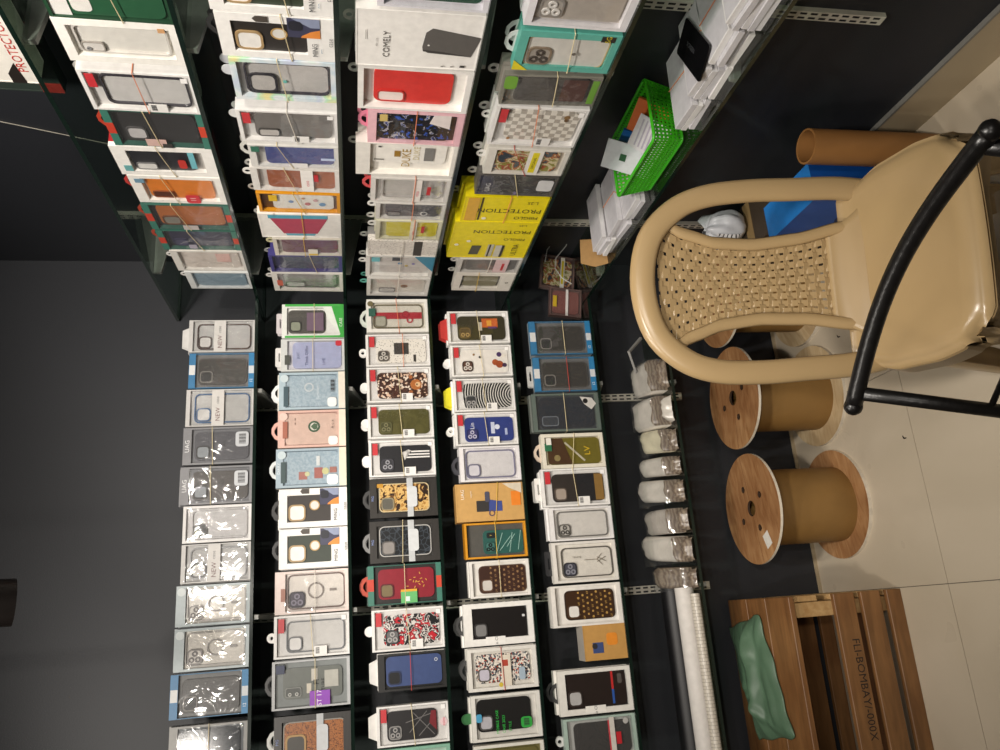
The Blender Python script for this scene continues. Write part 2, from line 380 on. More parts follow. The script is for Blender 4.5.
# ---------------------------------------------------------------- boxed phone cases
PLACE = {'L1': 'top back-wall shelf', 'L2': 'second back-wall shelf', 'L3': 'third back-wall shelf', 'L4': 'fourth back-wall shelf', 'L5': 'fifth back-wall shelf',
         'R0': 'uppermost right-wall shelf', 'R1': 'second right-wall shelf', 'R2': 'third right-wall shelf', 'R3': 'fourth right-wall shelf', 'R4': 'fifth right-wall shelf'}
BANDM = {'b': mat('#d8c9a0', .6), 'o': mat('#d9825a', .6), 'y': mat('#d9b548', .6), 'r': mat('#b8443a', .6), 'w': mat('#ded8cc', .6)}
def P(u, v, w, h): return ((u-.5)*w, v*h)
def prims(lst, w, h, y, parent, sub=False):
    """flat print and labels in face coordinates (u to the right, v up)"""
    k = 0
    for p in lst:
        yy = y-.0003*k; k += 1; t = p[0]; mb = MB()
        if t == 'r':
            (a, c), (d, e) = P(p[1], p[2], w, h), P(p[3], p[4], w, h); mb.box(a, d, yy-.0003, yy, c, e); nm = p[6] if len(p) > 6 else 'label'; m = M(p[5])
        elif t == 'rr':
            (a, c), (d, e) = P(p[1], p[2], w, h), P(p[3], p[4], w, h); mb.prism(rr(a, c, d, e, min(.008, abs(d-a)*.3, abs(e-c)*.3), 3), yy-.0003, yy); nm = p[6] if len(p) > 6 else 'label'; m = M(p[5])
        elif t == 'c':
            a, c = P(p[1], p[2], w, h); mb.prism(circ(a, c, p[3], 18), yy-.0003, yy); nm = p[5] if len(p) > 5 else 'emblem'; m = M(p[4])
        elif t == 'ring':
            a, c = P(p[1], p[2], w, h); mb.ring(circ(a, c, p[3], 24), circ(a, c, p[4], 24), yy-.0004, yy); nm = p[6] if len(p) > 6 else 'emblem'; m = M(p[5])
        elif t == 'rring':
            (a, c), (d, e) = P(p[1], p[2], w, h), P(p[3], p[4], w, h); q = p[5]; mb.ring(rr(a, c, d, e, .008, 3), rr(a+q, c+q, d-q, e-q, .006, 3), yy-.0004, yy); nm = p[7] if len(p) > 7 else 'outline'; m = M(p[6])
        elif t == 'p':
            mb.prism([P(a, c, w, h) for a, c in p[1]], yy-.0003, yy); nm = p[3] if len(p) > 3 else 'emblem'; m = M(p[2])
        elif t == 't':
            a, c = P(p[2], p[3], w, h); text_mb(mb, p[1], a, c, p[4], yy-.0002, p[5] if len(p) > 5 else 0, (w if (p[5] if len(p) > 5 else 0) % 180 == 0 else h)*.8)
            nm = 'lettering'; m = M(p[6] if len(p) > 6 else '#2a2a2c')
        elif t == 'bars':                                   # barcode
            (a, c), (d, e) = P(p[1], p[2], w, h), P(p[3], p[4], w, h); n = 9
            for i in range(n): x = a+(d-a)*(i+.5)/n; g = (d-a)/n*(.2+.2*((i*7) % 3)/2); mb.box(x-g, x+g, yy-.0003, yy, c, e)
            nm = 'barcode'; m = M('#2c2c2e')
        elif t == 'lines':                                  # strokes between points, width p[2]
            for (a, c), (d, e) in p[1]:
                q = Vector(P(a, c, w, h)); s = Vector(P(d, e, w, h)); nn = (s-q).normalized(); nn = Vector((-nn.y, nn.x))*p[2]/2
                mb.prism([tuple(q-nn), tuple(s-nn), tuple(s+nn), tuple(q+nn)][::1], yy-.0003, yy)
            nm = 'pattern'; m = M(p[3])
        elif t == 'mono':                                   # repeated monogram print
            u0, v0, u1, v1, c_ = p[1:6]; nx, nz = 5, 8
            for i in range(nx):
                for j in range(nz):
                    a, c = P(u0+(u1-u0)*(i+.5+.5*(j % 2)-.25)/nx, v0+(v1-v0)*(j+.5)/nz, w, h); s = .0032
                    if (i+j) % 3 == 0: text_mb(mb, 'LV', a, c, .0055, yy-.0002)
                    elif (i+j) % 3 == 1: mb.ring(circ(a, c, s, 10), circ(a, c, s*.6, 10), yy-.0003, yy); mb.prism(circ(a, c, s*.35, 6), yy-.0003, yy)
                    else:
                        for q in range(4):
                            A = R(90*q+45); mb.prism([(a, c), (a+s*math.cos(A-.5)*.8, c+s*math.sin(A-.5)*.8), (a+s*1.1*math.cos(A), c+s*1.1*math.sin(A)), (a+s*math.cos(A+.5)*.8, c+s*math.sin(A+.5)*.8)], yy-.0003, yy)
            nm = 'monogram_print'; m = M(c_)
        mb.obj(nm, m, parent)
def hang_tab(t, w, h, d, kind, c):
    mb = MB(); y0, y1 = d-.0015, d; m = M(c)
    if kind == 'round':   mb.ring(circ(0, h+.008, .013, 20), circ(0, h+.010, .0055, 20), y0, y1)
    elif kind == 'disc':  mb.prism(circ(0, h+.006, .014, 20), y0, y1)
    elif kind == 'loop':
        po = [(-.03, h-.003), (.03, h-.003), (.022, h+.012), (.008, h+.02), (-.008, h+.02), (-.022, h+.012)]; pi = [(-.016, h+.003), (.016, h+.003), (.012, h+.008), (.004, h+.013), (-.004, h+.013), (-.012, h+.008)]
        mb.ring(po, pi, y0, y1)
    elif kind == 'wide':  mb.ring(rr(-w*.3, h-.004, w*.3, h+.018, .005), rr(-w*.14, h+.004, w*.14, h+.010, .0028), y0, y1)
    elif kind == 'flap':  mb.prism([(-w*.36, h-.002), (w*.36, h-.002), (w*.25, h+.022), (-w*.25, h+.022)], y0, y1)
    mb.obj('hang_tab', m, t)
def camera_bump(t, x0, x1, z1, y, cam, w):
    """camera opening at the case's top left: island, ring and lenses"""
    kind, cc, rc = cam[:3]; s = (x1-x0)*{'sq': .42, 'pill': .30, 'big': .56}[kind]; hz = s*({'sq': 1.0, 'pill': 1.75, 'big': 1.0}[kind])
    a, c = x0+(x1-x0)*.07, z1-(x1-x0)*.08-hz; d, e = a+s, c+hz
    o = MB().prism(rr(a, c, d, e, s*.26, 4), y-.0022, y).obj('camera_opening', M(cc), t)
    q = s*.10; MB().ring(rr(a-q*.4, c-q*.4, d+q*.4, e+q*.4, s*.28, 4), rr(a+q*.6, c+q*.6, d-q*.6, e-q*.6, s*.22, 4), y-.0032, y-.0005).obj('camera_rim', M(rc), o)
    if len(cam) > 3 and cam[3]:
        for (fx, fz) in ((.3, .72), (.3, .28), (.72, .5))[:cam[3]]:
            MB().ring(circ(a+s*fx, c+hz*fz, s*.20, 12), circ(a+s*fx, c+hz*fz, s*.10, 12), y-.0045, y-.002).obj('lens_ring', M(cam[4] if len(cam) > 4 else '#3a3a3e'), o)
LAST = []
def pbox(row, y0, y1, xt, look, fc='#e6e3de', fw=(.07, .07, .045, .045), tray='#dedbd6', side=None, case=None, on=(), st=(), tab=None, band=None, pane='pane',
         d=.022, rec=.011, behind=1, dy=0.0, tilt=0, name='phone_case_box', cat='phone case'):
    z = SZ[int(row[1])]; left = row[0] == 'L'; ym = (y0+y1)/2
    if case is None and pane is None: rec = .0016               # plain printed carton, flush front
    def where(px, py): return ony(px, py, YF+.006+dy) if left else onx(px, py, XF+.006+dy)
    xb = xt+68
    for _ in range(4):
        c = where((xt+xb)/2, ym); xb = proj((c.x, c.y, z))[0]
    A, B_ = where((xt+xb)/2, y1), where((xt+xb)/2, y0)
    h = where(xt, ym).z-z
    if left: w = B_.x-A.x-.0012; loc = ((A.x+B_.x)/2, YF+.006+dy, z+.0004); rz = 0
    else: w = A.y-B_.y-.0012; loc = (XF+.006+dy, (A.y+B_.y)/2, z+.0004); rz = R(-90)
    rj = random.uniform(-1.0, 1.0)
    t = thing(name, look+', '+PLACE[row], cat, loc, (R(-random.uniform(0, 1.0)), R(tilt), rz+R(rj)), 'boxed phone cases on the shelves')
    sc = M(side or fc)
    MB().box(-w/2, w/2, rec, d, 0, h).obj('carton', [sc if tray is None else sc], t)
    l, r, tp, bt = fw
    a, c = -w/2+l*w, bt*h; e, g = w/2-r*w, h-tp*h
    MB().ring([(-w/2, 0), (w/2, 0), (w/2, h), (-w/2, h)], [(a, c), (e, c), (e, g), (a, g)], 0, rec).obj('frame', M(fc), t)
    if tray: MB().box(a, e, rec-.0008, rec-.0001, c, g).obj('insert', M(tray), t)
    ybase = rec-.0009
    if case:
        u0, v0, u1, v1 = case.get('r', (.17, .12, .83, .88)); (x0, z0), (x1, z1) = P(u0, v0, w, h), P(u1, v1, w, h)
        rad = min(x1-x0, z1-z0)*.17; yc = rec-.006; rim = case.get('rim')
        if case.get('c') is None:
            o = MB().ring(rr(x0, z0, x1, z1, rad), rr(x0+.0034, z0+.0034, x1-.0034, z1-.0034, rad*.8), yc, ybase).obj('phone_case', M(rim or '#8b8b8b', .25), t)
            pl_ = rr(x0+.0034, z0+.0034, x1-.0034, z1-.0034, rad*.8); MB().add([(a_, ybase-.0016, c_) for a_, c_ in pl_], [tuple(range(len(pl_)))]).obj('clear_back', CLEARCASE, o)
            yp = ybase-.0024
        else:
            o = MB().prism(rr(x0, z0, x1, z1, rad), yc, ybase).obj('phone_case', M(case['c'], case.get('rough', .35)), t)
            if rim: MB().ring(rr(x0-.0008, z0-.0008, x1+.0008, z1+.0008, rad), rr(x0+.002, z0+.002, x1-.002, z1-.002, rad*.85), yc-.0008, ybase).obj('case_rim', M(rim), o)
            yp = yc-.0002
        if case.get('cam'): camera_bump(o, x0, x1, z1, yp, case['cam'], w)
        prims(on, w, h, yp-.0006, o)
    elif on: prims(on, w, h, ybase-.0004, t)
    if pane:
        MB().add([(a-.001, -.0002, c-.001), (e+.001, -.0002, c-.001), (e+.001, -.0002, g+.001), (a-.001, -.0002, g+.001)], [(0, 1, 2, 3)]).obj('clear_window', FILM if pane == 'film' else PANE, t)
    if st: prims(st, w, h, -.0006, t)
    if tab: hang_tab(t, w, h, d, *tab)
    if band:
        bv, slant, bc = band; q = .0016; zz = bv*h; sl = slant*h
        MB().tube([(-w/2-q, -q-.001, zz-sl), (0, -q-.0016, zz), (w/2+q, -q-.001, zz+sl), (w/2+q, d+q, zz+sl), (-w/2-q, d+q, zz-sl)], .0009, 5, True).obj('rubber_band', BANDM[bc], t)
    LAST.append((row, w, h, d, loc, rz, look, side or fc, behind, tab))
    return t

def red(row, y0, y1, xt, look, case, on=(), tab=('round', '#e4e2de'), band=(.5, .02, 'b'), bar=True, side='#e8e6e3', **kw):
    """white sleeve with a small red tag at the top right and a barcode label low on the left"""
    st = [('r', .60, .865, .93, .945, '#c0343a'), ('r', .82, .04, .93, .10, '#f2f0ee')]
    if bar: st += [('r', .03, .30, .24, .47, '#e6e4e0'), ('bars', .06, .40, .21, .45)]
    case = dict({'r': (.12, .06, .86, .84)}, **case)
    pbox(row, y0, y1, xt, look, fc='#e3e1de', fw=(.045, .045, .04, .03), tray='#d3d1ce', side=side, case=case, on=on, st=st+list(kw.pop('st', [])), tab=tab, band=band, **kw)
def blue(row, y0, y1, xt, look, **kw):
    """clear pack with blue printed header and footer strips"""
    st = [('r', 0, .90, 1, 1, '#35709a'), ('r', .38, .905, .66, .995, '#cfd0cf'), ('r', 0, 0, 1, .085, '#2f78a8'), ('r', .40, .003, .62, .082, '#c9cdd0'),
          ('t', '12', .2, .045, .008, 0, '#dfe8ee')]
    pbox(row, y0, y1, xt, look, fc='#3f7399', fw=(.02, .02, .08, .07), tray='#6b6a68', side='#8f979c',
         case=dict(c='#3a3733', r=(.12, .12, .86, .86), rim='#4d4a46', cam=('sq', '#2c2b2a', '#77736d')), st=st, pane='film', **kw)
def new(row, y0, y1, xt, look, rim, **kw):
    st = [('r', .02, .44, .98, .62, '#c6c3bf'), ('t', 'NEW', .32, .53, .012, 0, '#5a2f2a'), ('t', 'case', .70, .53, .006, 0, '#6a6a6a')]
    pbox(row, y0, y1, xt, look, fc='#bdbbb8', fw=(.03, .03, .06, .03), tray='#b3b1ae', case=dict(c=None, rim=rim, r=(.1, .06, .9, .88), cam=('sq', '#c9c6c2', rim)), st=st, pane='film', **kw)
def ming(row, y0, y1, xt, look, c, **kw):
    st = [('p', [(.56, .12), (.985, .12), (.985, .40), (.56, .40)], '#3c3d55', 'picture'), ('p', [(.56, .12), (.75, .12), (.70, .20), (.60, .28), (.56, .29)], '#e08a3c', 'picture'),
          ('p', [(.8, .12), (.985, .12), (.985, .36), (.8, .2)], '#8a93ad', 'picture'),
          ('rr', .72, .27, .93, .39, '#23242e', 'picture'), ('p', [(.86, .56), (.99, .56), (.99, .66), (.93, .69), (.86, .66)], '#4a433c', 'badge'),
          ('t', 'MING', .29, .175, .0095, 0, '#2f3338'), ('t', 'phone', .28, .12, .004, 0, '#5f87a0'), ('t', 'case', .5, .03, .006, 0, '#7d7d7d')]
    pbox(row, y0, y1, xt, look, fc='#efede9', fw=(.14, .17, .12, .24), tray='#efede9',
         case=dict(c=c, r=(.13, .23, .84, .885), cam=('big', '#e9e6e0', '#a58a62'), rough=.5), on=[('c', .56, .48, .012, '#d9d6d0', 'ring_grip'), ('ring', .56, .48, .0145, .0115, '#b9965e', 'ring_grip')],
         st=st, pane=None, **kw)
def stripe(row, y0, y1, xt, look, case, tape=True, on=(), **kw):
    st = [('r', .0, .36, 1, .45, '#b9bcbe', 'tape'), ('rr', .25, .30, .78, .45, '#c9ccce', 'label')] if tape else []
    pbox(row, y0, y1, xt, look, fc='ribs', fw=(.12, .12, .10, .10), tray='#34322f', side='#2b2927', case=dict({'r': (.15, .12, .87, .86)}, **case), on=on,
         st=st+[('t', 'MG', .5, .96, .007, 0, '#7f8fc0')], **kw)
def greenstrip(row, y0, y1, xt, look, case, on=(), st=(), **kw):
    s = [('r', 0, .92, 1, 1, '#3d7566'), ('r', 0, 0, 1, .07, '#3d7566'), ('r', .36, .92, .66, 1, '#c0402f'), ('r', .36, 0, .66, .07, '#c8452f')]
    pbox(row, y0, y1, xt, look, fc='#2f5a4e', fw=(.03, .03, .08, .07), tray='#262321', side='#28423a', case=dict({'r': (.14, .10, .9, .86)}, **case), on=on, st=s+list(st),
         pane=kw.pop('pane', 'film'), **kw)

# back wall, top shelf (from the corner outwards)
new('L1', 320, 352, 189, 'clear case with dark brown frame, NEW band', '#4a3a36', tab=('flap', '#c9c7c4'))
blue('L1', 353, 388, 189, 'blue-ended film pack nearest the corner')
new('L1', 389, 426, 186, 'clear case with blue frame, NEW band', '#3f5f86')
for y0, y1, xt, c, w_ in ((427, 464, 183, '#45444a', 'slate'), (466, 504, 180, '#3a332e', 'dark brown')):
    pbox('L1', y0, y1, xt, w_+' rugged case in clear grey pack', fc='#77777a', fw=(.05, .05, .12, .04), tray='#6c6c70', side='#8a8a8c', pane='film',
         case=dict(c=c, r=(.12, .06, .88, .84), cam=('sq', '#8b9094', '#2e2b2a')), on=[('t', 'UAG', .52, .42, .009, 0, '#22201f')],
         st=[('t', 'UAG', .5, .94, .012, 0, '#dcdcdc'), ('rr', .45, .06, .86, .25, '#b9bcc0'), ('bars', .52, .1, .8, .2)], band=(.58, .01, 'b'))
pbox('L1', 505, 542, 183, 'white carton, clear case with dark square camera', fc='#d9d7d5', tray='#cfcccb', case=dict(c=None, rim='#a9a6a4', r=(.1, .06, .9, .88), cam=('sq', '#3a3a38', '#55534f', 1, '#8a8d5a')), pane='film')
new('L1', 543, 582, 181, 'clear case with grey frame, NEW band', '#6b6a6a')
for y0, y1, xt, k in ((584, 625, 176, 'upper'), (627, 670, 174, 'lower')):
    pbox('L1', y0, y1, xt, 'clear magnetic-ring case, %s of two in pale packs' % ('right' if k == 'upper' else 'left'), fc='#aab4b6', fw=(.06, .06, .13, .05), tray='#dcd6cc', side='#b9bfc0', pane='film',
         case=dict(c=None, rim='#a39e97', r=(.1, .06, .9, .86), cam=('sq', '#d9d3cb', '#8f8a86', 3, '#6f6a68')), on=[('ring', .52, .46, .0215, .0175, '#9b9792', 'magnet_ring'), ('r', .49, .17, .55, .26, '#9b9792', 'magnet_bar')],
         st=[('c', .85, .93, .011, '#c9d0d0', 'emblem')])
blue('L1', 672, 717, 170, 'blue-ended film pack with dark case, farthest from corner')
pbox('L1', 724, 772, 169, 'glossy dark case in grey pack at picture edge', fc='#8d8c88', fw=(.05, .05, .1, .05), tray='#4b5054', side='#8a8884', pane='film', case=dict(c='#20262c', r=(.1, .1, .9, .9), rough=.12, cam=('sq', '#15181b', '#3d4247')), band=(.5, 0, 'b'))

# back wall, second shelf
pbox('L2', 304, 338, 282, 'green and white carton with charcoal case', fc='#dfe2dc', fw=(.1, .1, .08, .06), tray='#e3e3df', case=dict(c='#55534f', r=(.16, .3, .84, .9), cam=('sq', '#8f9482', '#3c3b38')),
     st=[('p', [(0, 0), (1, 0), (1, .28), (.1, .06), (.0, .1)], '#3da243', 'print'), ('p', [(.1, .06), (.95, .2), (.95, .34), (.55, .26)], '#dfe4dc', 'print'), ('r', .93, .06, 1, .95, '#49a84c', 'print'), ('r', 0, .06, .06, .95, '#49a84c', 'print'),
         ('t', 'CASE', .45, .05, .009, 0, '#e4f0e2'), ('r', .2, .33, .74, .6, '#6d5a6a', 'picture')], tab=('wide', '#c9c2c4'), band=(.48, 0, 'b'), pane='pane')
pbox('L2', 339, 371, 281, 'clear pack with lavender-blue case and red dot label', fc='#c9ccca', fw=(.05, .05, .1, .04), tray='#cfcdd2', side='#c4c8c5', case=dict(c='#a9afd0', r=(.1, .05, .92, .82)), on=[('t', 'JOIT', .5, .74, .010, 0, '#3f4a74'), ('t', 'Think Differ', .5, .60, .009, 0, '#39406c'), ('t', 'LIVE', .3, .33, .008, 0, '#4d5687')],
     st=[('rr', .78, .04, .95, .14, '#c02f3c'), ('r', .2, .86, .5, .94, '#4a4d48')], tab=('wide', '#d5d3d0'), pane='film', band=(.5, 0, 'b'))
pbox('L2', 372, 409, 279, 'pale blue pack with barcode and silver medallion', fc='#a9bcc6', fw=(.06, .06, .1, .12), tray='#9fb6c4', side='#d0cdc4', case=dict(c='denim', r=(.08, .1, .92, .9)), on=[('ring', .6, .55, .014, .010, '#cfd6d9', 'emblem'), ('t', 'Summer', .45, .42, .009, 0, '#e0e8ec')],
     st=[('c', .84, .92, .012, '#c3d1d6', 'emblem'), ('r', .08, .86, .62, .93, '#3f555e', 'slot'), ('bars', .45, .16, .78, .22), ('rr', .05, .13, .3, .27, '#eef0ee'), ('r', 0, 0, 1, .1, '#e3dccd', 'footer')], tab=('loop', '#dfe3e3'), pane='film')
pbox('L2', 410, 447, 278, 'pale pink pack with round green emblem', fc='#d9b3a6', fw=(.06, .06, .1, .12), tray='#dcbcae', side='#e2d6c8', case=dict(c='#dfc0b0', r=(.08, .1, .92, .9)),
     on=[('c', .56, .47, .0165, '#e9e4d8', 'emblem'), ('ring', .56, .47, .017, .0115, '#3a5a3c', 'emblem'), ('p', [(.5, .42), (.62, .42), (.65, .47), (.56, .52), (.47, .47)], '#4d6a4c', 'emblem'), ('lines', [((.74, .75), (.80, .75)), ((.62, .75), (.68, .75))], .002, '#7d5a4c')],
     st=[('c', .84, .92, .012, '#e3c4b8', 'emblem'), ('r', .25, .86, .7, .93, '#a4624e', 'slot'), ('rr', .04, .12, .28, .26, '#f3efe9'), ('r', 0, 0, 1, .1, '#ecdfcb', 'footer'), ('t', 'A o x', .6, .2, .008, 0, '#5c4c44')], tab=('loop', '#d9a79a'), pane='film')
pbox('L2', 448, 487, 276, 'pale blue pack with pink and yellow badges', fc='#a3b5c0', fw=(.06, .06, .1, .12), tray='#9db0bc', side='#d3cdbf', case=dict(c='denim', r=(.08, .1, .92, .9)),
     on=[('r', .2, .56, .4, .68, '#b5776c', 'badge'), ('r', .22, .34, .5, .46, '#b06a62', 'badge'), ('c', .34, .56, .007, '#d8d8a8', 'badge'), ('c', .4, .30, .010, '#d6d39a', 'badge'), ('r', .55, .38, .8, .43, '#e6eaea', 'badge'), ('r', .35, .14, .5, .24, '#b0786c', 'badge')],
     st=[('c', .84, .92, .012, '#c3d1d6', 'emblem'), ('r', .12, .86, .66, .93, '#3b4e50', 'slot'), ('rr', .04, .12, .3, .28, '#eef0ee'), ('r', 0, 0, 1, .1, '#e6dcc6', 'footer'), ('t', 'DIARY', .5, .96, .008, 0, '#e8eef0')], tab=('loop', '#d3d8d8'), pane='film')
ming('L2', 488, 527, 279, 'white MING carton with charcoal-black case', '#37322f', tab=('loop', '#2c2c2c'))
ming('L2', 528, 568, 279, 'white MING carton with dark green case', '#343c33', tab=('loop', '#2c2c2c'))
pbox('L2', 570, 613, 275, 'pinkish white pack with magnetic-ring clear case', fc='#e0cfc8', fw=(.06, .06, .14, .05), tray='#e9e1d8', side='#e2d9d2', pane='film', case=dict(c=None, rim='#6a5550', r=(.1, .05, .92, .84), cam=('sq', '#4b4450', '#2f2a33', 3, '#8a8493')),
     on=[('ring', .52, .45, .022, .018, '#8d837c', 'magnet_ring'), ('r', .49, .17, .55, .26, '#8d837c', 'magnet_bar')], st=[('c', .85, .92, .012, '#e6cfc8', 'emblem'), ('r', .3, .86, .6, .92, '#9a6a5a', 'slot')], band=(.46, 0, 'w'))
red('L2', 614, 657, 274, 'white sleeve, clear case with grey frame', dict(c=None, rim='#77797c', cam=('sq', '#dcdad8', '#6b6d70')))
pbox('L2', 659, 708, 272, 'silver mirrored box with grey case and purple label', fc='#b3b5b6', fw=(.04, .04, .04, .04), tray='#7f8483', side='#9b9d9e', case=dict(c='#6d716c', r=(.2, .1, .84, .86), rough=.3, cam=('pill', '#575a57', '#8b8d88', 2, '#c9c9c4')),
     on=[('r', .3, .5, .5, .56, '#cfc8b8', 'badge'), ('r', .55, .42, .8, .5, '#c4c0b6', 'badge'), ('t', 'FI', .52, .44, .014, 0, '#23252a'), ('t', 'ADVENTURE', .28, .35, .009, 0, '#2f312f'), ('r', .4, .15, .75, .33, '#b4b3aa', 'badge')],
     st=[('r', .04, .26, .34, .52, '#8a3fb0'), ('t', 'ST 17', .19, .4, .012, 0, '#efe2f4'), ('r', .74, .84, .92, .95, '#2a3350')], tab=('loop', '#3b3b3b'), band=(.45, 0, 'b'))
stripe('L2', 714, 765, 274, 'dark ribbed carton with orange-brown woven case', dict(c='weave', r=(.15, .07, .87, .88), rim='#9a958c', cam=('big', '#4d4a45', '#b8935c')), tab=('loop', '#cfcfcb'))

# back wall, third shelf
pbox('L3', 299, 332, 367, 'white carton, clear case with red wrist strap', fc='#dfddd6', fw=(.1, .1, .07, .05), tray='#d2cdc0', case=dict(c=None, rim='#6a6350', r=(.14, .08, .86, .9), cam=('sq', '#a3a192', '#7b7767')),
     on=[('r', .42, .08, .62, .88, '#a02632', 'strap'), ('ring', .55, .36, .012, .008, '#8a1e2a', 'strap_ring'), ('ring', .38, .30, .010, .006, '#a83440', 'strap_ring')],
     st=[('r', .48, .86, .72, .97, '#2f5a4c'), ('c', .86, .94, .009, '#6b6244', 'emblem')], tab=('loop', '#c9cfc6'), band=(.5, .02, 'o'))
red('L3', 334, 366, 366, 'white sleeve, lettered beige case with dark square', dict(c='letters', cam=('sq', '#4a4642', '#6a635b', 3, '#c9c4bb')), on=[('r', .38, .33, .74, .56, '#3f3c3a', 'patch'), ('r', .14, .22, .36, .26, '#35322f', 'tassel')], bar=False, band=(.42, 0, 'o'))
red('L3', 367, 402, 367, 'white sleeve, brown case with teddy bear print', dict(c='bearprint', cam=None), tab=('disc', '#dddcd9'),
    on=[('c', .5, .24, .017, '#b06a35', 'bear_print'), ('c', .72, .32, .006, '#a45f2e', 'bear_print'), ('c', .28, .32, .006, '#a45f2e', 'bear_print'), ('c', .5, .21, .008, '#e0b98c', 'bear_print'), ('c', .5, .225, .0025, '#3a2118', 'bear_print')])
red('L3', 404, 438, 368, 'white sleeve, plain olive green case', dict(c='camo', cam=('sq', '#4a4a2c', '#5c5a38', 3, '#7d7a58')), tab=('disc', '#dddcd9'))
red('L3', 440, 476, 369, 'white sleeve, black case with three white stripes', dict(c='#2a2a2d', cam=('sq', '#333338', '#3f3f45', 3, '#9a9aa0')), tab=('disc', '#e3e2e0'),
    on=[('r', .66, .08, .70, .36, '#e8e6e2', 'stripe'), ('r', .58, .08, .62, .40, '#e8e6e2', 'stripe'), ('r', .5, .08, .54, .44, '#e8e6e2', 'stripe'), ('p', [(.44, .46), (.74, .40), (.7, .36), (.66, .5)], '#d8d6d2', 'stripe')])
stripe('L3', 478, 517, 370, 'dark ribbed carton with snakeskin case', dict(c='snake', rim='#c9b78f', cam=('sq', '#5f5c52', '#8f8468')), tab=('loop', '#3b3b3b'), on=[('r', .78, .8, .93, .9, '#c9932f', 'badge')])
stripe('L3', 520, 562, 370, 'dark ribbed carton with black crackle case', dict(c='crack', rim='#b3b1ad', cam=('sq', '#8f8a86', '#5b5855')), tab=('loop', '#7b7b7b'), band=(.53, -.01, 'b'))
greenstrip('L3', 564, 604, 368, 'green and red ended pack with crimson gold case', dict(c='#8e2230', cam=('sq', '#7a6a4a', '#5b1a22')), on=[('lines', [((.55+.2*math.cos(k*2.4)*k/14, .32+.16*math.sin(k*2.4)*k/14), (.55+.2*math.cos(k*2.4)*k/14+.06*math.cos(k), .32+.16*math.sin(k*2.4)*k/14+.03*math.sin(k))) for k in range(1, 15)], .0022, '#d9a441')], st=[('r', .02, .34, .3, .56, '#62b06a'), ('r', .3, .34, .36, .56, '#d8a02c'), ('r', .06, .44, .18, .5, '#d6e8e4')], tab=('loop', '#b5442f'), band=(.5, 0, 'b'), pane='pane')
red('L3', 608, 650, 372, 'white sleeve, red black and white graffiti case', dict(c='graffiti', cam=('sq', '#6b6a6a', '#2d2d2f', 3, '#b0aeac')), tab=('disc', '#dedcd9'))
pbox('L3', 652, 690, 378, 'black carton with plain denim-blue case', fc='#1c1b1a', fw=(.06, .06, .10, .05), tray='#141414', side='#d9d7d3', case=dict(c='#40517f', r=(.12, .06, .92, .88), cam=('sq', '#101114', '#26304e')), on=[('ring', .76, .14, .0045, .003, '#dfe3ea', 'emblem')], tab=('flap', '#d8d6d2'), band=(.52, 0, 'r'))
red('L3', 704, 745, 377, 'white sleeve, black geometric case, pink round logo', dict(c='#2c2a2b', r=(.12, .16, .86, .86), cam=('sq', '#39393b', '#8f8d8b', 3, '#a5a3a1')),
    on=[('lines', [((.2, .2), (.8, .5)), ((.3, .55), (.8, .3)), ((.2, .42), (.6, .2)), ((.55, .6), (.75, .2))], .0018, '#7b7877'), ('p', [(.3, .17), (.8, .17), (.8, .24), (.5, .27)], '#7a2028', 'print')],
    st=[('c', .5, .07, .010, '#e6c9cd', 'emblem'), ('t', 'esina', .5, .07, .007, 0, '#c23a4a')], tab=('flap', '#d8d5d0'), bar=False)
pbox('L3', 747, 790, 375, 'mint green carton at picture edge', fc='#7fae98', tray='#a9c4b4', case=dict(c=None, rim='#5f7a6c'), band=None)

# back wall, fourth shelf
red('L4', 311, 343, 448, 'white sleeve, dark olive case with orange print', dict(c='#3a3626', cam=('sq', '#5a4a2c', '#6d5a36', 2, '#a98d58')), on=[('r', .5, .18, .78, .44, '#c0602a', 'print'), ('r', .55, .28, .72, .36, '#d89a3a', 'print'), ('r', .46, .2, .52, .34, '#5a3a6a', 'print'), ('r', .4, .44, .66, .5, '#bfb6a8', 'print')], tab=('flap', '#b5342f'))
red('L4', 345, 376, 451, 'white sleeve, cream case with brown and violet print', dict(c='#e4dfd8', cam=('sq', '#5d4034', '#3b2a24', 3, '#d6cfc6')), tab=('disc', '#dfdedc'),
    on=[('c', .45, .27, .010, '#a4522c', 'print'), ('c', .38, .2, .012, '#9a4a28', 'print'), ('c', .7, .2, .008, '#4a3560', 'print'), ('c', .66, .13, .006, '#e6dfd2', 'print'), ('c', .35, .12, .007, '#3f2a4c', 'print'), ('c', .62, .52, .004, '#3b3b3d', 'print'), ('c', .7, .62, .0035, '#8a6a3c', 'print')], bar=False)
red('L4', 378, 411, 454, 'white sleeve, black and white ripple-line case', dict(c='rings', cam=('sq', '#39393b', '#8f8d8b', 2, '#a5a3a1')), tab=('flap', '#d9cf2a'))
red('L4', 412, 445, 455, 'white sleeve, royal blue case with white print', dict(c='#33407f', cam=('sq', '#3e3b6b', '#2a2f5c', 3, '#b8b6cc')), on=[('t', 'Lin', .6, .72, .012, 0, '#e6e8f0'), ('r', .35, .36, .7, .42, '#c9cfe2', 'print'), ('c', .55, .32, .008, '#d6daea', 'print'), ('r', .3, .16, .5, .2, '#aab4d6', 'print')])
pbox('L4', 446, 481, 460, 'white carton, clear case with lilac-grey frame', fc='#dedbdc', fw=(.05, .05, .07, .06), tray='#d6d3d4', case=dict(c=None, rim='#77758c', r=(.1, .08, .9, .9), cam=('sq', '#cfccd2', '#6d6b80')), tab=('loop', '#3c3c42'))
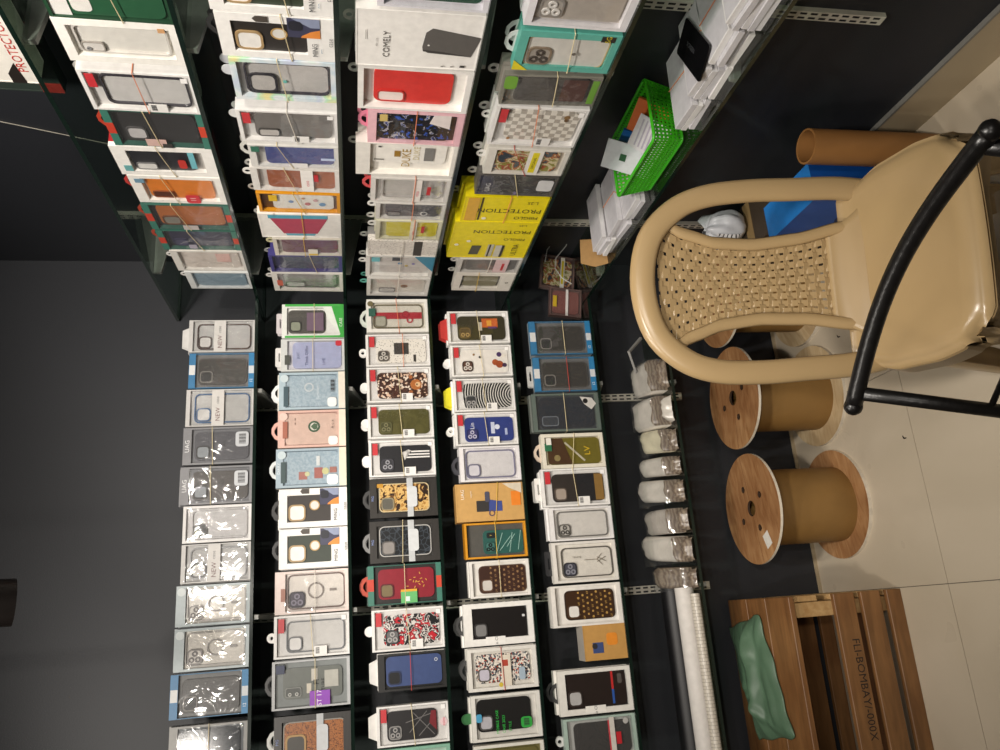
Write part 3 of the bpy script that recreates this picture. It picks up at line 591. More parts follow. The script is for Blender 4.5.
pbox('L4', 483, 521, 456, 'kraft carton with blue phone picture, orange label', fc='#c49a5c', fw=(.02, .02, .02, .02), tray='#c49a5c', side='#b98f54', pane=None, d=.03,
     on=[('r', .25, .32, .52, .68, '#2d3560', 'picture'), ('p', [(.25, .32), (.5, .32), (.56, .5), (.25, .52)], '#3c4a8a', 'picture'), ('r', .25, .52, .54, .7, '#33302e', 'picture'), ('rr', .5, .50, .78, .57, '#4a4a5c', 'picture'), ('ring', .2, .48, .009, .006, '#5a4a5c', 'picture'),
         ('r', .38, .04, .76, .18, '#e08028'), ('t', 'UAG', .72, .9, .010, 0, '#f0e9da'), ('t', 'magsafe', .72, .78, .006, 0, '#efe4cc'), ('p', [(.7, .02), (.98, .02), (.98, .3), (.85, .2)], '#cfc4b0', 'print')], band=(.4, -.03, 'y'))
pbox('L4', 522, 558, 465, 'orange-edged carton with dark green line-art case', fc='#d08f1f', fw=(.05, .05, .035, .035), tray='#55534e', side='#b87a18', case=dict(c='#2f5d56', r=(.12, .05, .78, .70), cam=('sq', '#3f7068', '#27504a', 3, '#101414')),
     on=[('lines', [((.12, .5), (.7, .38)), ((.2, .44), (.6, .25)), ((.15, .28), (.7, .22)), ((.3, .32), (.65, .18)), ((.2, .14), (.75, .08))], .0014, '#a9cfc4'), ('rr', .56, .5, .72, .64, '#1d2424', 'badge'), ('t', 'T', .64, .57, .006, 0, '#d8b04a')], band=(.5, 0, 'y'), rec=.014)
pbox('L4', 560, 597, 470, 'white tray with dark brown monogram case', fc='#dcd9d3', fw=(.05, .05, .05, .05), tray='#d6d2cb', case=dict(c='#3a231a', r=(.12, .06, .86, .84), rim='#4a3326', cam=('sq', '#c3bdb6', '#5b4030')), on=[('mono', .14, .08, .84, .68, '#a8835a')], pane=None, band=(.5, 0, 'b'))
pbox('L4', 602, 645, 464, 'white window carton with plain black case', fc='#e3e1dc', fw=(.16, .12, .12, .08), tray='#1b1a19', case=dict(c='#201d1c', r=(.16, .10, .88, .88), rough=.25, cam=('sq', '#7e7d7c', '#2c2a29')), st=[('r', .04, .42, .20, .7, '#e9e7e2'), ('t', 'o CE', .12, .55, .008, 0, '#4a4a4a'), ('rr', .62, .12, .68, .16, '#c9c9c9')], tab=('loop', '#3c3c3c'), pane='pane')
pbox('L4', 647, 690, 468, 'white tray with busy sticker-print case', fc='#d9d6cf', fw=(.08, .08, .06, .06), tray='#d3cfc6', case=dict(c='stickers', r=(.18, .1, .86, .88), cam=('sq', '#c4bfcc', '#5a5650')), st=[('r', .08, .38, .82, .52, '#d6cdbd', 'tape'), ('r', .55, .42, .7, .5, '#a8402e', 'tape_print'), ('rr', .2, .18, .5, .27, '#9fb0bd'), ('c', .12, .54, .006, '#c9b13a', 'seal')], tab=('loop', '#3c3c3c'), pane='pane', band=(.5, .01, 'r'))
pbox('L4', 693, 740, 472, 'white tray, black case with bright green labels', fc='#d9d7d0', fw=(.06, .06, .06, .06), tray='#d2cfc8', case=dict(c='#232221', r=(.2, .14, .9, .92), rough=.25, cam=('sq', '#b8b6bc', '#4a4846')),
     st=[('t', 'MOBILE CASE', .40, .64, .007, 0, '#2fbf4a'), ('t', 'CASE 2023', .34, .55, .007, 0, '#2fbf4a'), ('t', 'STYLE', .28, .46, .007, 0, '#2fae45'), ('rr', .22, .14, .46, .3, '#2f9f3f'), ('bars', .26, .18, .42, .26), ('rr', .42, .86, .6, .94, '#4a9ac0')], tab=('disc', '#2f6a3a'), pane='pane')
pbox('L4', 743, 790, 475, 'white carton with olive window at picture edge', fc='#d9d6cc', tray='#6d6638', case=dict(c='#6d6638', r=(.12, .08, .88, .9)))

# back wall, fifth shelf
blue('L5', 321, 354, 530, 'blue-ended pack with black case, nearer the corner', band=(.45, 0, 'b'))
blue('L5', 357, 391, 534, 'blue-ended pack with hang tab and black case', band=(.45, 0, 'r'), tab=('wide', '#b9b7b3'))
pbox('L5', 393, 431, 533, 'clear bottle-green edged pack with dark glossy case', fc='#5b6660', fw=(.05, .05, .06, .06), tray='#3c4044', side='#6a6f6a', case=dict(c='#2b2f36', r=(.1, .08, .9, .9), rough=.1, cam=('pill', '#33383f', '#6a7078')), st=[('p', [(.55, .12), (.7, .22), (.9, .28), (.86, .1), (.7, .04)], '#c3c0bb', 'print'), ('c', .78, .2, .008, '#201e1d', 'print')], pane='film', band=(.52, 0, 'b'))
pbox('L5', 433, 468, 542, 'cream carton, brown and gold LV case', fc='#dcd6c6', fw=(.1, .1, .06, .05), tray='#cfc6ad', case=dict(c='#6d6428', r=(.12, .06, .88, .9), cam=None), on=[('p', [(.12, .52), (.88, .66), (.86, .9), (.14, .9)], '#4a3320', 'panel'), ('lines', [((.75, .62), (.2, .32))], .006, '#b7b09c'), ('t', 'LV', .5, .27, .018, 0, '#d9b52f'), ('c', .3, .76, .010, '#8a7a50', 'camera_opening')], st=[('r', .5, .84, .72, .95, '#2f6a4a'), ('r', .68, .84, .88, .92, '#e4e0d6')], tab=('loop', '#c9b8a8'), band=(.5, -.04, 'b'))
red('L5', 468, 506, 542, 'white sleeve, black case with gold edge', dict(c='#35302d', cam=('sq', '#a5988c', '#5a5048')), on=[('r', .14, .07, .84, .2, '#8a6a38', 'gold_band'), ('r', .14, .2, .84, .46, '#232326', 'dark_band')], tab=('wide', '#dcdad6'))
pbox('L5', 507, 540, 550, 'white carton, clear case with three lens rings', fc='#dcdad9', fw=(.05, .05, .07, .05), tray='#d3cfc9', case=dict(c=None, rim='#6f6d69', r=(.1, .07, .9, .88), cam=('sq', '#b5b1aa', '#57544f', 3, '#4a4845')))
pbox('L5', 541, 582, 553, 'white carton, clear case with crossed emblem', fc='#d9d5ce', fw=(.06, .06, .06, .05), tray='#ddd8ce', case=dict(c=None, rim='#5c5852', r=(.12, .06, .86, .86), cam=('sq', '#4a4a55', '#2f2f36', 3, '#8a8a94')), on=[('lines', [((.48, .16), (.6, .3)), ((.6, .16), (.48, .3)), ((.4, .22), (.54, .3)), ((.68, .22), (.54, .3)), ((.54, .3), (.54, .5))], .0016, '#6a604e'), ('t', 'ROYAL', .62, .62, .006, 90, '#8a8478')], tab=('wide', '#2a2a2c'))
pbox('L5', 584, 626, 552, 'white tray with gold-on-brown monogram case', fc='#dcd8d1', fw=(.05, .05, .06, .05), tray='#dedad3', case=dict(c='#3b2616', r=(.16, .1, .86, .80), rim='#2e1e12', cam=('sq', '#dcd8d2', '#4a3220')), on=[('mono', .18, .12, .84, .64, '#d3a95c')], pane=None, rec=.014, d=.026)
pbox('L5', 668, 714, 559, 'white window carton, black case with red-blue stripe', fc='#dcd9d2', fw=(.13, .09, .10, .06), tray='#241e1c', case=dict(c='#2a211e', r=(.15, .07, .90, .90), rough=.3, cam=('sq', '#b3b1b0', '#3a302c')), on=[('r', .5, .24, .9, .27, '#c02c2c', 'stripe'), ('r', .18, .24, .5, .27, '#2f5aa8', 'stripe'), ('rr', .62, .12, .84, .18, '#5a5450', 'badge')], st=[('r', .03, .38, .18, .66, '#e6e3dc'), ('t', 'o CE', .1, .52, .008, 0, '#4a4a4a')], tab=('loop', '#333333'))
pbox('L5', 716, 762, 565, 'clear green-edged box, charcoal case, red side label', fc='#9fb3a8', fw=(.05, .05, .05, .05), tray='#b3b3ae', side='#a9b5ae', case=dict(c='#3a3836', r=(.16, .08, .88, .86), cam=None), st=[('r', .04, .30, .96, .37, '#c9c4bc', 'tape'), ('r', .1, .37, .9, .39, '#c23a44', 'tape_edge'), ('r', .35, .22, .62, .29, '#b8242c'), ('c', .85, .14, .008, '#b0aeaa', 'seal')], tab=('round', '#c9c9c6'), pane='film')

# right wall, second shelf from above (nearest the camera first)
pbox('R1', -28, 21, 40, 'dark green box with white camera window', fc='#23452f', fw=(.03, .03, .03, .03), tray='#2a5238', side='#26211e', pane='pane', case=dict(c='#2c5a3e', r=(.05, .05, .95, .95)), on=[('rr', .12, .64, .42, .8, '#e9e6e0', 'camera_print'), ('r', .0, .82, .6, .97, '#e9e7e2', 'print')], band=(.45, .03, 'b'))
pbox('R1', 22, 63, 62, 'white box with transparent case', fc='#eeebe4', fw=(.14, .14, .09, .07), tray='#e9e6de', case=dict(c=None, rim='#cfcbc4', r=(.17, .1, .83, .88), cam=('pill', '#dcd8d2', '#a09a92', 1, '#8a8a8a')), st=[('r', .8, .1, .9, .16, '#c99a6a')])
red('R1', 74, 112, 86, 'white sleeve, clear case with black frame', dict(c=None, rim='#3f3d42', cam=None), tab=None, band=(.5, .01, 'o'), d=.03)
greenstrip('R1', 113, 147, 108, 'green and red ended pack with black case', dict(c='#2e2c2c', cam=('sq', '#c9c5c4', '#4a4848')), st=[('r', .04, .45, .24, .66, '#c9a9a0'), ('r', 0, .4, .12, .5, '#3a3836')], tab=('loop', '#b8402c'), band=(.55, .03, 'b'))
pbox('R1', 148, 176, 116, 'white box with red side and black case', fc='#efece6', fw=(.14, .14, .14, .12), tray='#b9b4ae', side='#b02a2e', case=dict(c='#2b2b2f', r=(.14, .22, .86, .84), cam=('pill', '#e4e2de', '#6a6a6a')), st=[('r', .3, .2, .86, .26, '#6fb3bd'), ('rr', .3, .3, .6, .38, '#b8342c'), ('r', .15, .86, .35, .94, '#6ba8a8')], band=(.5, .05, 'b'), d=.03)
pbox('R1', 177, 204, 134, 'white box with bright orange case', fc='#ece9e2', fw=(.10, .10, .12, .08), tray='#d9d4cc', case=dict(c='#e0812a', r=(.14, .12, .88, .84), cam=('pill', '#5a2a14', '#8a4a20')), st=[('rr', .02, .30, .34, .46, '#c8343c'), ('t', '11', .18, .38, .012, 0, '#f2e6e4'), ('r', .76, .84, .9, .94, '#6f93a8')], tab=('loop', '#b83a34'), band=(.6, .05, 'b'))
greenstrip('R1', 205, 230, 147, 'green and red ended pack with tan-orange case', dict(c='#b8682a', cam=('sq', '#8a8478', '#6a4020')), st=[('r', .02, .44, .2, .62, '#b9b0ac'), ('r', .02, .4, .1, .44, '#2a2a2a')], tab=('loop', '#a8402c'), band=(.6, .06, 'b'))
greenstrip('R1', 231, 250, 160, 'green and red ended pack with dark violet case', dict(c='#2b2742', cam=('sq', '#4d4a66', '#33304c')), st=[('r', .1, .56, .3, .66, '#a8a2b0')], tab=('loop', '#a8402c'), band=(.55, .06, 'b'))
pbox('R1', 251, 271, 174, 'clear pack with pale pink-flecked case', fc='#d6d2ca', fw=(.06, .06, .1, .05), tray='#c9bdb2', case=dict(c='#cdbfb2', r=(.1, .08, .9, .86)), on=[('r', .4, .2, .8, .4, '#d9a79a', 'print')], tab=('round', '#d9d7d2'), pane='film')
pbox('R1', 272, 289, 188, 'clear pack with pale blue case by the corner', fc='#d2d4d2', fw=(.06, .06, .1, .05), tray='#93a8b4', case=dict(c='#8fa6b4', r=(.1, .08, .9, .86)), tab=('round', '#d9d7d2'), pane='film')

# right wall, third shelf
ming('R2', -32, 14, 206, 'white MING box with green-black case, at picture edge', '#2c3826', band=(.4, .03, 'b'))
ming('R2', 16, 60, 219, 'white MING box with black ring-grip case', '#2b2725', band=(.42, .03, 'b'), tab=('loop', '#2c2c2c'))
pbox('R2', 61, 101, 233, 'rainbow-shimmer box, clear case with black frame', fc='holo', fw=(.08, .08, .06, .05), tray='#c3c0bd', side='#c9c4d4', case=dict(c=None, rim='#33313a', r=(.12, .06, .88, .88), cam=('big', '#b8b4b0', '#2f2d33')), on=[('c', .42, .5, .004, '#5fb8ae', 'emblem')], band=(.52, .03, 'b'), tab=('disc', '#c4c6c8'))
red('R2', 112, 143, 239, 'white sleeve with plain grey case', dict(c='#77736f', cam=('pill', '#c4bfba', '#4a4845')), band=(.46, .04, 'w'), tab=('disc', '#d0d0ce'), d=.03)
pbox('R2', 146, 168, 250, 'clear pack with indigo blue case', fc='#d3d1cc', fw=(.06, .06, .08, .05), tray='#c9c6bf', case=dict(c='#3b4788', r=(.1, .05, .92, .82)), st=[('r', .02, .36, .22, .56, '#dfddda'), ('r', .7, .88, .94, .97, '#2f6a54'), ('r', .4, .04, .5, .2, '#b8c4e0')], tab=('loop', '#c9c9c2'), band=(.6, .08, 'b'), pane='film')
pbox('R2', 170, 192, 252, 'clear pack, rust brown case, white label', fc='#d6d2cc', fw=(.06, .06, .08, .05), tray='#cdc6be', case=dict(c='#a0552e', r=(.1, .05, .92, .82)), on=[('t', 'VELO', .5, .6, .008, 0, '#e6c9a8')], st=[('r', .04, .3, .96, .44, '#e6e2dd'), ('t', 'esina', .4, .37, .008, 0, '#c23a4a'), ('r', .5, .24, .8, .29, '#b8242c')], tab=('round', '#dad8d3'), band=(.56, .06, 'b'), pane='film')
pbox('R2', 194, 213, 258, 'orange-edged box with white floral case', fc='#d8931c', fw=(.05, .05, .04, .04), tray='#5a3a22', side='#c98416', case=dict(c='#e3dfd6', r=(.12, .08, .86, .82)), on=[('c', .5, .6, .006, '#7a93b8', 'print'), ('c', .4, .4, .007, '#b86a6a', 'print'), ('c', .6, .3, .006, '#c9a0a0', 'print'), ('c', .4, .22, .008, '#6a93b8', 'print'), ('c', .7, .45, .004, '#b58a6a', 'print')], st=[('r', .6, .76, .9, .86, '#d8b01c')], band=(.5, .06, 'y'))
pbox('R2', 214, 238, 260, 'white box with raspberry trapezoid print', fc='#ece8e1', fw=(.03, .03, .03, .03), tray='#ece8e1', pane=None, on=[('p', [(.18, .30), (.18, .72), (.82, .86), (.82, .16)], '#b03a52', 'print'), ('r', .82, .16, .95, .88, '#4a9fb8', 'print'), ('p', [(.1, .34), (.18, .32), (.18, .70), (.1, .68)], '#5fa8bc', 'print'), ('t', 'CASE', .97, .8, .005, 0, '#6a6a6a')], band=(.47, .0, 'y'))
pbox('R2', 239, 256, 274, 'clear pack with maroon case', fc='#d0c9bc', fw=(.06, .06, .06, .05), tray='#b9aea2', case=dict(c='#6a2436', r=(.1, .06, .9, .88)), st=[('r', .05, .36, .4, .5, '#e0d8cc'), ('r', .05, .36, .14, .5, '#d8b83a')], pane='film', tab=('round', '#c9c29a'), band=(.55, 0, 'y'))
pbox('R2', 256, 272, 270, 'violet shiny pouch', fc='#3f3a78', fw=(.06, .06, .05, .05), tray='#35325f', case=dict(c='#33314e', r=(.14, .1, .86, .86)), pane='film', band=(.4, .04, 'b'))
pbox('R2', 273, 292, 273, 'white pack, clear case nearest the corner', fc='#ded9d1', fw=(.07, .07, .08, .05), tray='#a39e99', case=dict(c=None, rim='#5a5654', r=(.12, .08, .88, .86), cam=('pill', '#c9c6c2', '#6a6664')), st=[('rr', .3, .86, .6, .94, '#c05a44')], pane='film', tab=('round', '#d6d3ce'))

# right wall, fourth shelf
pbox('R3', -34, 10, 378, 'white tray with deep green three-lens case', fc='#dcdae0', fw=(.05, .05, .06, .05), tray='#cfcdd2', case=dict(c='#1f4a3a', r=(.12, .06, .92, .9), cam=('sq', '#4a3f38', '#2c2a28', 3, '#cfcac2')), rec=.014, d=.024)
pbox('R3', 12, 68, 356, 'white COMELY box with grey phone picture', fc='#eeebe6', fw=(.01, .01, .01, .01), tray='#eeebe6', pane=None, on=[('p', [(.32, .46), (.26, .06), (.62, .0), (.74, .4), (.66, .45), (.40, .47)], '#5d5a57', 'picture'), ('p', [(.26, .06), (.3, .42), (.35, .47), (.33, .3)], '#3f3d3b', 'picture'), ('c', .44, .42, .002, '#e4e2de', 'picture'),
     ('t', 'COMELY', .42, .76, .012, 0, '#55524e'), ('t', 'slim case', .45, .84, .004, 0, '#8a8783'), ('r', .5, .92, .66, .925, '#9a9792', 'print'), ('r', .06, .1, .1, .14, '#3a3836', 'print'), ('r', .06, .2, .08, .22, '#8a8783', 'print'), ('r', .06, .28, .08, .3, '#8a8783', 'print')], d=.03)
pbox('R3', 70, 112, 358, 'white tray with bright red case', fc='#e6e3de', fw=(.05, .05, .05, .05), tray='#e3e0da', pane=None, rec=.016, d=.026, case=dict(c='#d23a35', r=(.10, .16, .88, .86), rough=.2, cam=('pill', '#ead9d4', '#b8332e')))
pbox('R3', 113, 145, 368, 'pink box with black and blue swirl case', fc='#e3b5bd', fw=(.07, .07, .09, .07), tray='#2b2228', side='#d9a3ad', case=dict(c='pinkart', r=(.1, .12, .88, .90)), st=[('r', .7, .8, .9, .88, '#c9b06a'), ('p', [(.55, .14), (.95, .14), (.95, .32), (.7, .36)], '#dcd2cf', 'print')], tab=('loop', '#dc7f98'), band=(.5, 0, 'o'))
pbox('R3', 144, 176, 356, 'open white DUKE box with cream phone', fc='#e2ded6', fw=(.03, .03, .14, .04), tray='#e6e2da', pane=None, rec=.016, d=.026, case=dict(c='#eeeae2', r=(.30, .1, .92, .86)), on=[('t', 'DUKE', .46, .50, .019, 0, '#a8893a'), ('t', 'DUKE', .62, .40, .014, 0, '#cfc4a0'), ('r', .5, .56, .68, .62, '#9a7424', 'badge'), ('r', .38, .72, .42, .82, '#8a8880', 'slot'), ('r', .4, .22, .8, .32, '#7d7b78', 'window'), ('r', .78, .75, .82, .78, '#3a3836', 'button')])
pbox('R3', 179, 203, 371, 'clear pack with white frosted case, red tag', fc='#d3cfc9', fw=(.06, .06, .06, .05), tray='#cfcac4', case=dict(c=None, rim='#aaa6a2', r=(.12, .08, .9, .86), cam=None), st=[('r', .05, .36, .95, .46, '#e3dcd6'), ('r', .35, .24, .7, .29, '#b8242c'), ('t', 'esina', .4, .41, .008, 0, '#c23a4a')], pane='film', tab=('loop', '#c9484a'), band=(.45, 0, 'o'))
pbox('R3', 204, 220, 376, 'clear pack with charcoal ring-grip case', fc='#cfccc6', fw=(.06, .06, .06, .05), tray='#a8a4a0', case=dict(c='#55545a', r=(.12, .08, .9, .86), cam=('pill', '#8f8d8c', '#3c3b40')), on=[('ring', .3, .3, .010, .006, '#c9c7c4', 'ring_grip')], pane='film', tab=('round', '#dad8d3'), band=(.47, 0, 'o'))
pbox('R3', 221, 240, 376, 'clear pack with bright yellow case', fc='#d3d0b8', fw=(.06, .06, .06, .05), tray='#c9c69a', case=dict(c='#e0d21c', r=(.1, .06, .9, .84)), st=[('r', .04, .38, .96, .48, '#dcd8c4'), ('r', .4, .26, .75, .31, '#b8242c'), ('t', 'esina', .4, .43, .007, 0, '#c23a4a')], pane='film', tab=('round', '#dad8d3'), band=(.42, 0, 'o'))
pbox('R3', 242, 256, 368, 'white and black scribble-print carton', fc='scribble', fw=(.02, .02, .02, .02), tray='scribble', pane=None, on=[('r', .0, .22, 1, .34, '#2e2c2a', 'label')], band=(.5, 0, 'w'))
pbox('R3', 257, 277, 366, 'white box with turquoise corner and clear case', fc='#dfdcd6', fw=(.06, .06, .06, .05), tray='#d2d2d0', case=dict(c='#cfcac6', r=(.14, .1, .86, .8)), on=[('c', .6, .5, .006, '#4a8ab8', 'print'), ('c', .5, .4, .005, '#c9b04a', 'print'), ('c', .6, .3, .005, '#7a6ab8', 'print')], st=[('p', [(.3, .0), (1, 0), (1, .3)], '#3a8aa8', 'print'), ('r', .8, .5, .96, .62, '#2f3a44'), ('r', .75, .8, .95, .92, '#6ab8c0')], band=(.5, 0, 'w'), tab=('round', '#d3d1cc'))
pbox('R3', 279, 296, 367, 'white pack with brown flower case, near corner', fc='#d6d3cd', fw=(.06, .06, .06, .05), tray='#c9c4bc', case=dict(c='#d2cbc0', r=(.14, .08, .86, .84), cam=('pill', '#b8b4b0', '#6a6664')), on=[('c', .5, .4, .011, '#8a6038', 'print'), ('c', .5, .4, .006, '#5a3c24', 'print')], tab=('round', '#5fa89a'), band=(.5, 0, 'w'), pane='film')

# right wall, fifth shelf
pbox('R4', -24, 30, 530, 'large white tray with frosted clear case', fc='#e3e1e4', fw=(.06, .06, .07, .07), tray='#bdb5ab', case=dict(c='#b5ada4', r=(.1, .1, .9, .92), rough=.25, cam=('sq', '#a9a39c', '#8f8a85', 3, '#e3e0dc')), pane='pane', rec=.014, d=.03)
pbox('R4', 33, 72, 516, 'turquoise box with white three-lens case', fc='#5fae9f', fw=(.12, .14, .09, .07), tray='#d6d3cb', side='#5aa596', case=dict(c='#dcd9d2', r=(.10, .08, .84, .9), rim='#c9b48a', cam=('big', '#a8a096', '#8a7a68', 3, '#4a423c')), st=[('r', .84, .06, .98, .2, '#2a2a28'), ('t', '5G', .91, .13, .010, 0, '#d8c41c'), ('p', [(0, 1), (.25, 1), (0, .84)], '#d9c92a', 'print'), ('c', .5, .42, .004, '#6a645c', 'emblem')], tab=('loop', '#d3d3d1'), band=(.45, .03, 'b'))
pbox('R4', 75, 105, 502, 'grey sleeve with smoky brown print and green tag', fc='#7d7a70', fw=(.03, .03, .03, .03), tray='#8a867c', side='#8f8b82', case=dict(c='#4a4643', r=(.08, .1, .86, .86)), on=[('r', .1, .12, .84, .38, '#5a3a33', 'print')], st=[('r', .1, .02, .9, .09, '#6a9a3c'), ('rr', .55, .86, .98, .99, '#6fa03a')], pane='film', band=(.45, .02, 'b'), tilt=-2)
red('R4', 108, 147, 492, 'white sleeve with grey checkerboard case', dict(c='checker', cam=None), band=(.52, .04, 'o'), on=[('c', .75, .2, .007, '#8a6a44', 'print'), ('c', .68, .2, .005, '#6a5034', 'print'), ('c', .15, .78, .004, '#a8743c', 'print')], d=.03)
pbox('R4', 150, 175, 486, 'clear box, floral case with yellow label', fc='#d3cfc6', fw=(.06, .06, .1, .05), tray='#b8ae9f', case=dict(c='floral', r=(.1, .1, .9, .88)), st=[('r', .02, .32, .96, .50, '#dedad2', 'tape'), ('r', .12, .37, .9, .45, '#d8c81c'), ('t', 'ORIGINAL', .5, .41, .007, 0, '#2a2a24')], band=(.58, .12, 'r'), tab=('round', '#dcdad6'), pane='pane')
pbox('R4', 177, 196, 477, 'dark grey glossy sleeve with white label', fc='#57534f', fw=(.02, .02, .02, .02), tray='#4a4744', side='#6a6662', case=dict(c='#454240', r=(.06, .06, .94, .94), rough=.2), st=[('rr', .3, .04, .85, .24, '#c9c9c9'), ('t', 'UAG', .4, .86, .012, 0, '#c9c7c4'), ('t', 'lab', .15, .5, .008, 0, '#9a8ac0')], pane='film', band=(.5, .06, 'b'))
YEL = '#e2cf12'
def yellow(y0, y1, xt, look, extra, **kw):
    pbox('R4', y0, y1, xt, look, fc=YEL, fw=(.01, .01, .01, .01), tray=YEL, side=YEL, pane=None, d=.04, on=extra, **kw)
yellow(198, 222, 463, 'yellow PROTECTION carton with tan flap', [('t', 'PROTECTION', .46, .43, .019, 90, '#2a2612'), ('t', 'FIIIGLO', .18, .20, .014, 90, '#2a2612'), ('t', 'L:2S', .80, .18, .012, 90, '#5a5016'), ('r', .08, .78, .98, .80, '#3a2c14', 'print'), ('r', .06, .82, .96, .96, '#d3a33a', 'flap'), ('c', .16, .72, .006, '#e9e4d0', 'seal')], band=(.46, 0, 'o'))
yellow(222, 258, 451, 'yellow PROTECTION carton with striped phone pictures', [('t', 'PROTECTION', .74, .40, .018, 90, '#2a2612'), ('t', 'FIIIGLO', .54, .22, .013, 90, '#2a2612'), ('t', 'L:2S', .92, .18, .009, 90, '#5a5016'), ('p', [(.1, .62), (.36, .60), (.36, .72), (.1, .74)], '#4a4a3a', 'picture'), ('r', .04, .44, .4, .52, '#b8b4a4', 'picture'), ('r', .04, .48, .4, .50, '#2a2a24', 'picture'), ('r', .04, .34, .38, .42, '#c4c0b0', 'picture'), ('r', .04, .31, .38, .34, '#2a2a24', 'picture'), ('t', 'ULTRA', .26, .17, .016, 0, '#3a3416'), ('c', .5, .78, .006, '#e9e4d0', 'seal'), ('c', .4, .92, .006, '#e9e4d0', 'seal')], behind=2)
pbox('R4', 259, 273, 458, 'clear pack, grey case with pink label', fc='#c9c5bf', fw=(.06, .06, .06, .05), tray='#9a9692', case=dict(c='#7f7b78', r=(.1, .06, .9, .86)), st=[('r', .04, .2, .96, .42, '#d3b8b8'), ('r', .2, .26, .7, .30, '#b8242c')], pane='film', band=(.5, 0, 'w'), tab=('round', '#c4c2be'))
pbox('R4', 274, 291, 454, 'white carton with narrow dark window, near corner', fc='#dcd7cd', fw=(.14, .14, .12, .22), tray='#4a463c', case=dict(c='#8f8a72', r=(.2, .26, .8, .84)), st=[('ring', .5, .1, .005, .003, '#6a655c')], band=(.6, .02, 'y'))

# right wall, uppermost shelf: one box in view, the others seen from below through the glass
pbox('R0', -20, 80, -75, 'white box with red lettering and black wedge', fc='#dcd8cf', fw=(.01, .01, .01, .01), tray='#dcd8cf', pane=None, on=[('t', 'PROTECTOR', .40, .125, .016, 0, '#b8342c'), ('p', [(.0, .16), (.22, .2), (.1, .34), (0, .34)], '#241f1c', 'print')], d=.05, behind=0)
for i, (y0, y1, c, w_) in enumerate(((40, 90, '#2f3a34', 'dark green'), (-30, 30, '#39443f', 'slate green'))):
    pbox('R0', y0, y1, -60, w_+' flat box behind the lettered one', fc=c, fw=(.02, .02, .02, .02), tray=c, pane=None, d=.03, behind=0, dy=.065, st=[('r', .0, .0, .2, .2, '#a8342c')])
# cartons queued behind the front ones
for row, w, h, d, loc, rz, look, c, nb, tab in list(LAST):
    off = d+.0015
    for q in range(nb):
        c_ = c if c not in PATS else '#8f8d8a'
        hh = h*random.uniform(.97, 1.03); ww = w*.985; dd = .022; sx = random.uniform(-.004, .004)
        if row[0] == 'L': L3 = (loc[0]+sx, loc[1]+off, loc[2])
        else: L3 = (loc[0]+off, loc[1]+sx, loc[2])
        if row == 'R4' and 'yellow' in look: hh = h*(1.03+.05*q); sx = 0
        t = thing('spare_phone_case_box', ('%s carton behind the %s' % (('matching', 'farther')[q], look)).replace(',', '')+', '+{'L': 'back wall', 'R': 'right wall'}[row[0]]+' shelf', 'phone case', L3, (0, 0, rz), 'spare boxes behind the front row')
        MB().box(-ww/2, ww/2, 0, dd, 0, hh).obj('carton', M(c_), t)
        if tab or row[0] == 'R': hang_tab(t, ww, hh, dd, *(tab or ('round', '#c9c7c2')))
        off += dd+.0015

# ---------------------------------------------------------------- beige moulded plastic chair
def sub(o, lv=1): return modify(o, ('SUBSURF', dict(levels=lv, render_levels=lv)))
PLASTIC = mat('#a68d66', .28, .03, .5, scale=8)
chair = thing('plastic_chair', 'beige plastic armless chair with woven-look back', 'chair', (.633, 1.233, 0), (0, 0, R(-9.2)))
def lerp_tab(tab, t):
    for (a, p), (b_, q) in zip(tab, tab[1:]):
        if t <= b_: k = (t-a)/(b_-a); k = k*k*(3-2*k)*.5+k*.5; return p+(q-p)*k
    return tab[-1][1]
def yb(z): return .19+(z-.44)*.24                     # backrest lean
def seat_fn(u, v):
    s = 2*u-1; W = lerp_tab([(0, .200), (.3, .222), (.6, .222), (1, .200)], v)
    x = math.copysign(abs(s)**.9, s)*W
    edge = abs(s)
    y = .215-.336*v-.010*(1-s*s)*v+(.05*max(0, edge-.75)/.25*max(0, v-.8)/.2)
    z = .438-.022*(1-s*s)*math.sin(math.pi*min(1, v*1.02))-.012*v
    if v > .88: z -= .030*((v-.88)/.12)**2
    if v < .12: z += .012*((.12-v)/.12)**2
    if edge > .86: z -= .022*((edge-.86)/.14)**2
    return (x, y, z)
mb = MB().grid(seat_fn, 28, 26, flip=True)
# skirt all round the seat
w_ = 29; ring_ids = [i for i in range(w_)]+[j*w_+28 for j in range(1, 27)]+[26*w_+i for i in range(27, -1, -1)]+[j*w_ for j in range(25, 0, -1)]
n0 = len(mb.v)
for i in ring_ids:
    x, y, z = mb.v[i]; dr = .035 if y > -.06 else .010+.030*max(0, (abs(x)-.06)/.11); mb.v.append((x*1.02, (y-.02)*1.015+.02, z-min(.035, dr)))
for k in range(len(ring_ids)):
    a, b_ = ring_ids[k], ring_ids[(k+1) % len(ring_ids)]; c, d = n0+k, n0+(k+1) % len(ring_ids)
    mb.f.append((b_, a, c, d)); mb.m.append(0)
so = mb.obj('seat', PLASTIC, chair, True); modify(so, ('SOLIDIFY', dict(thickness=.004, offset=-1)))
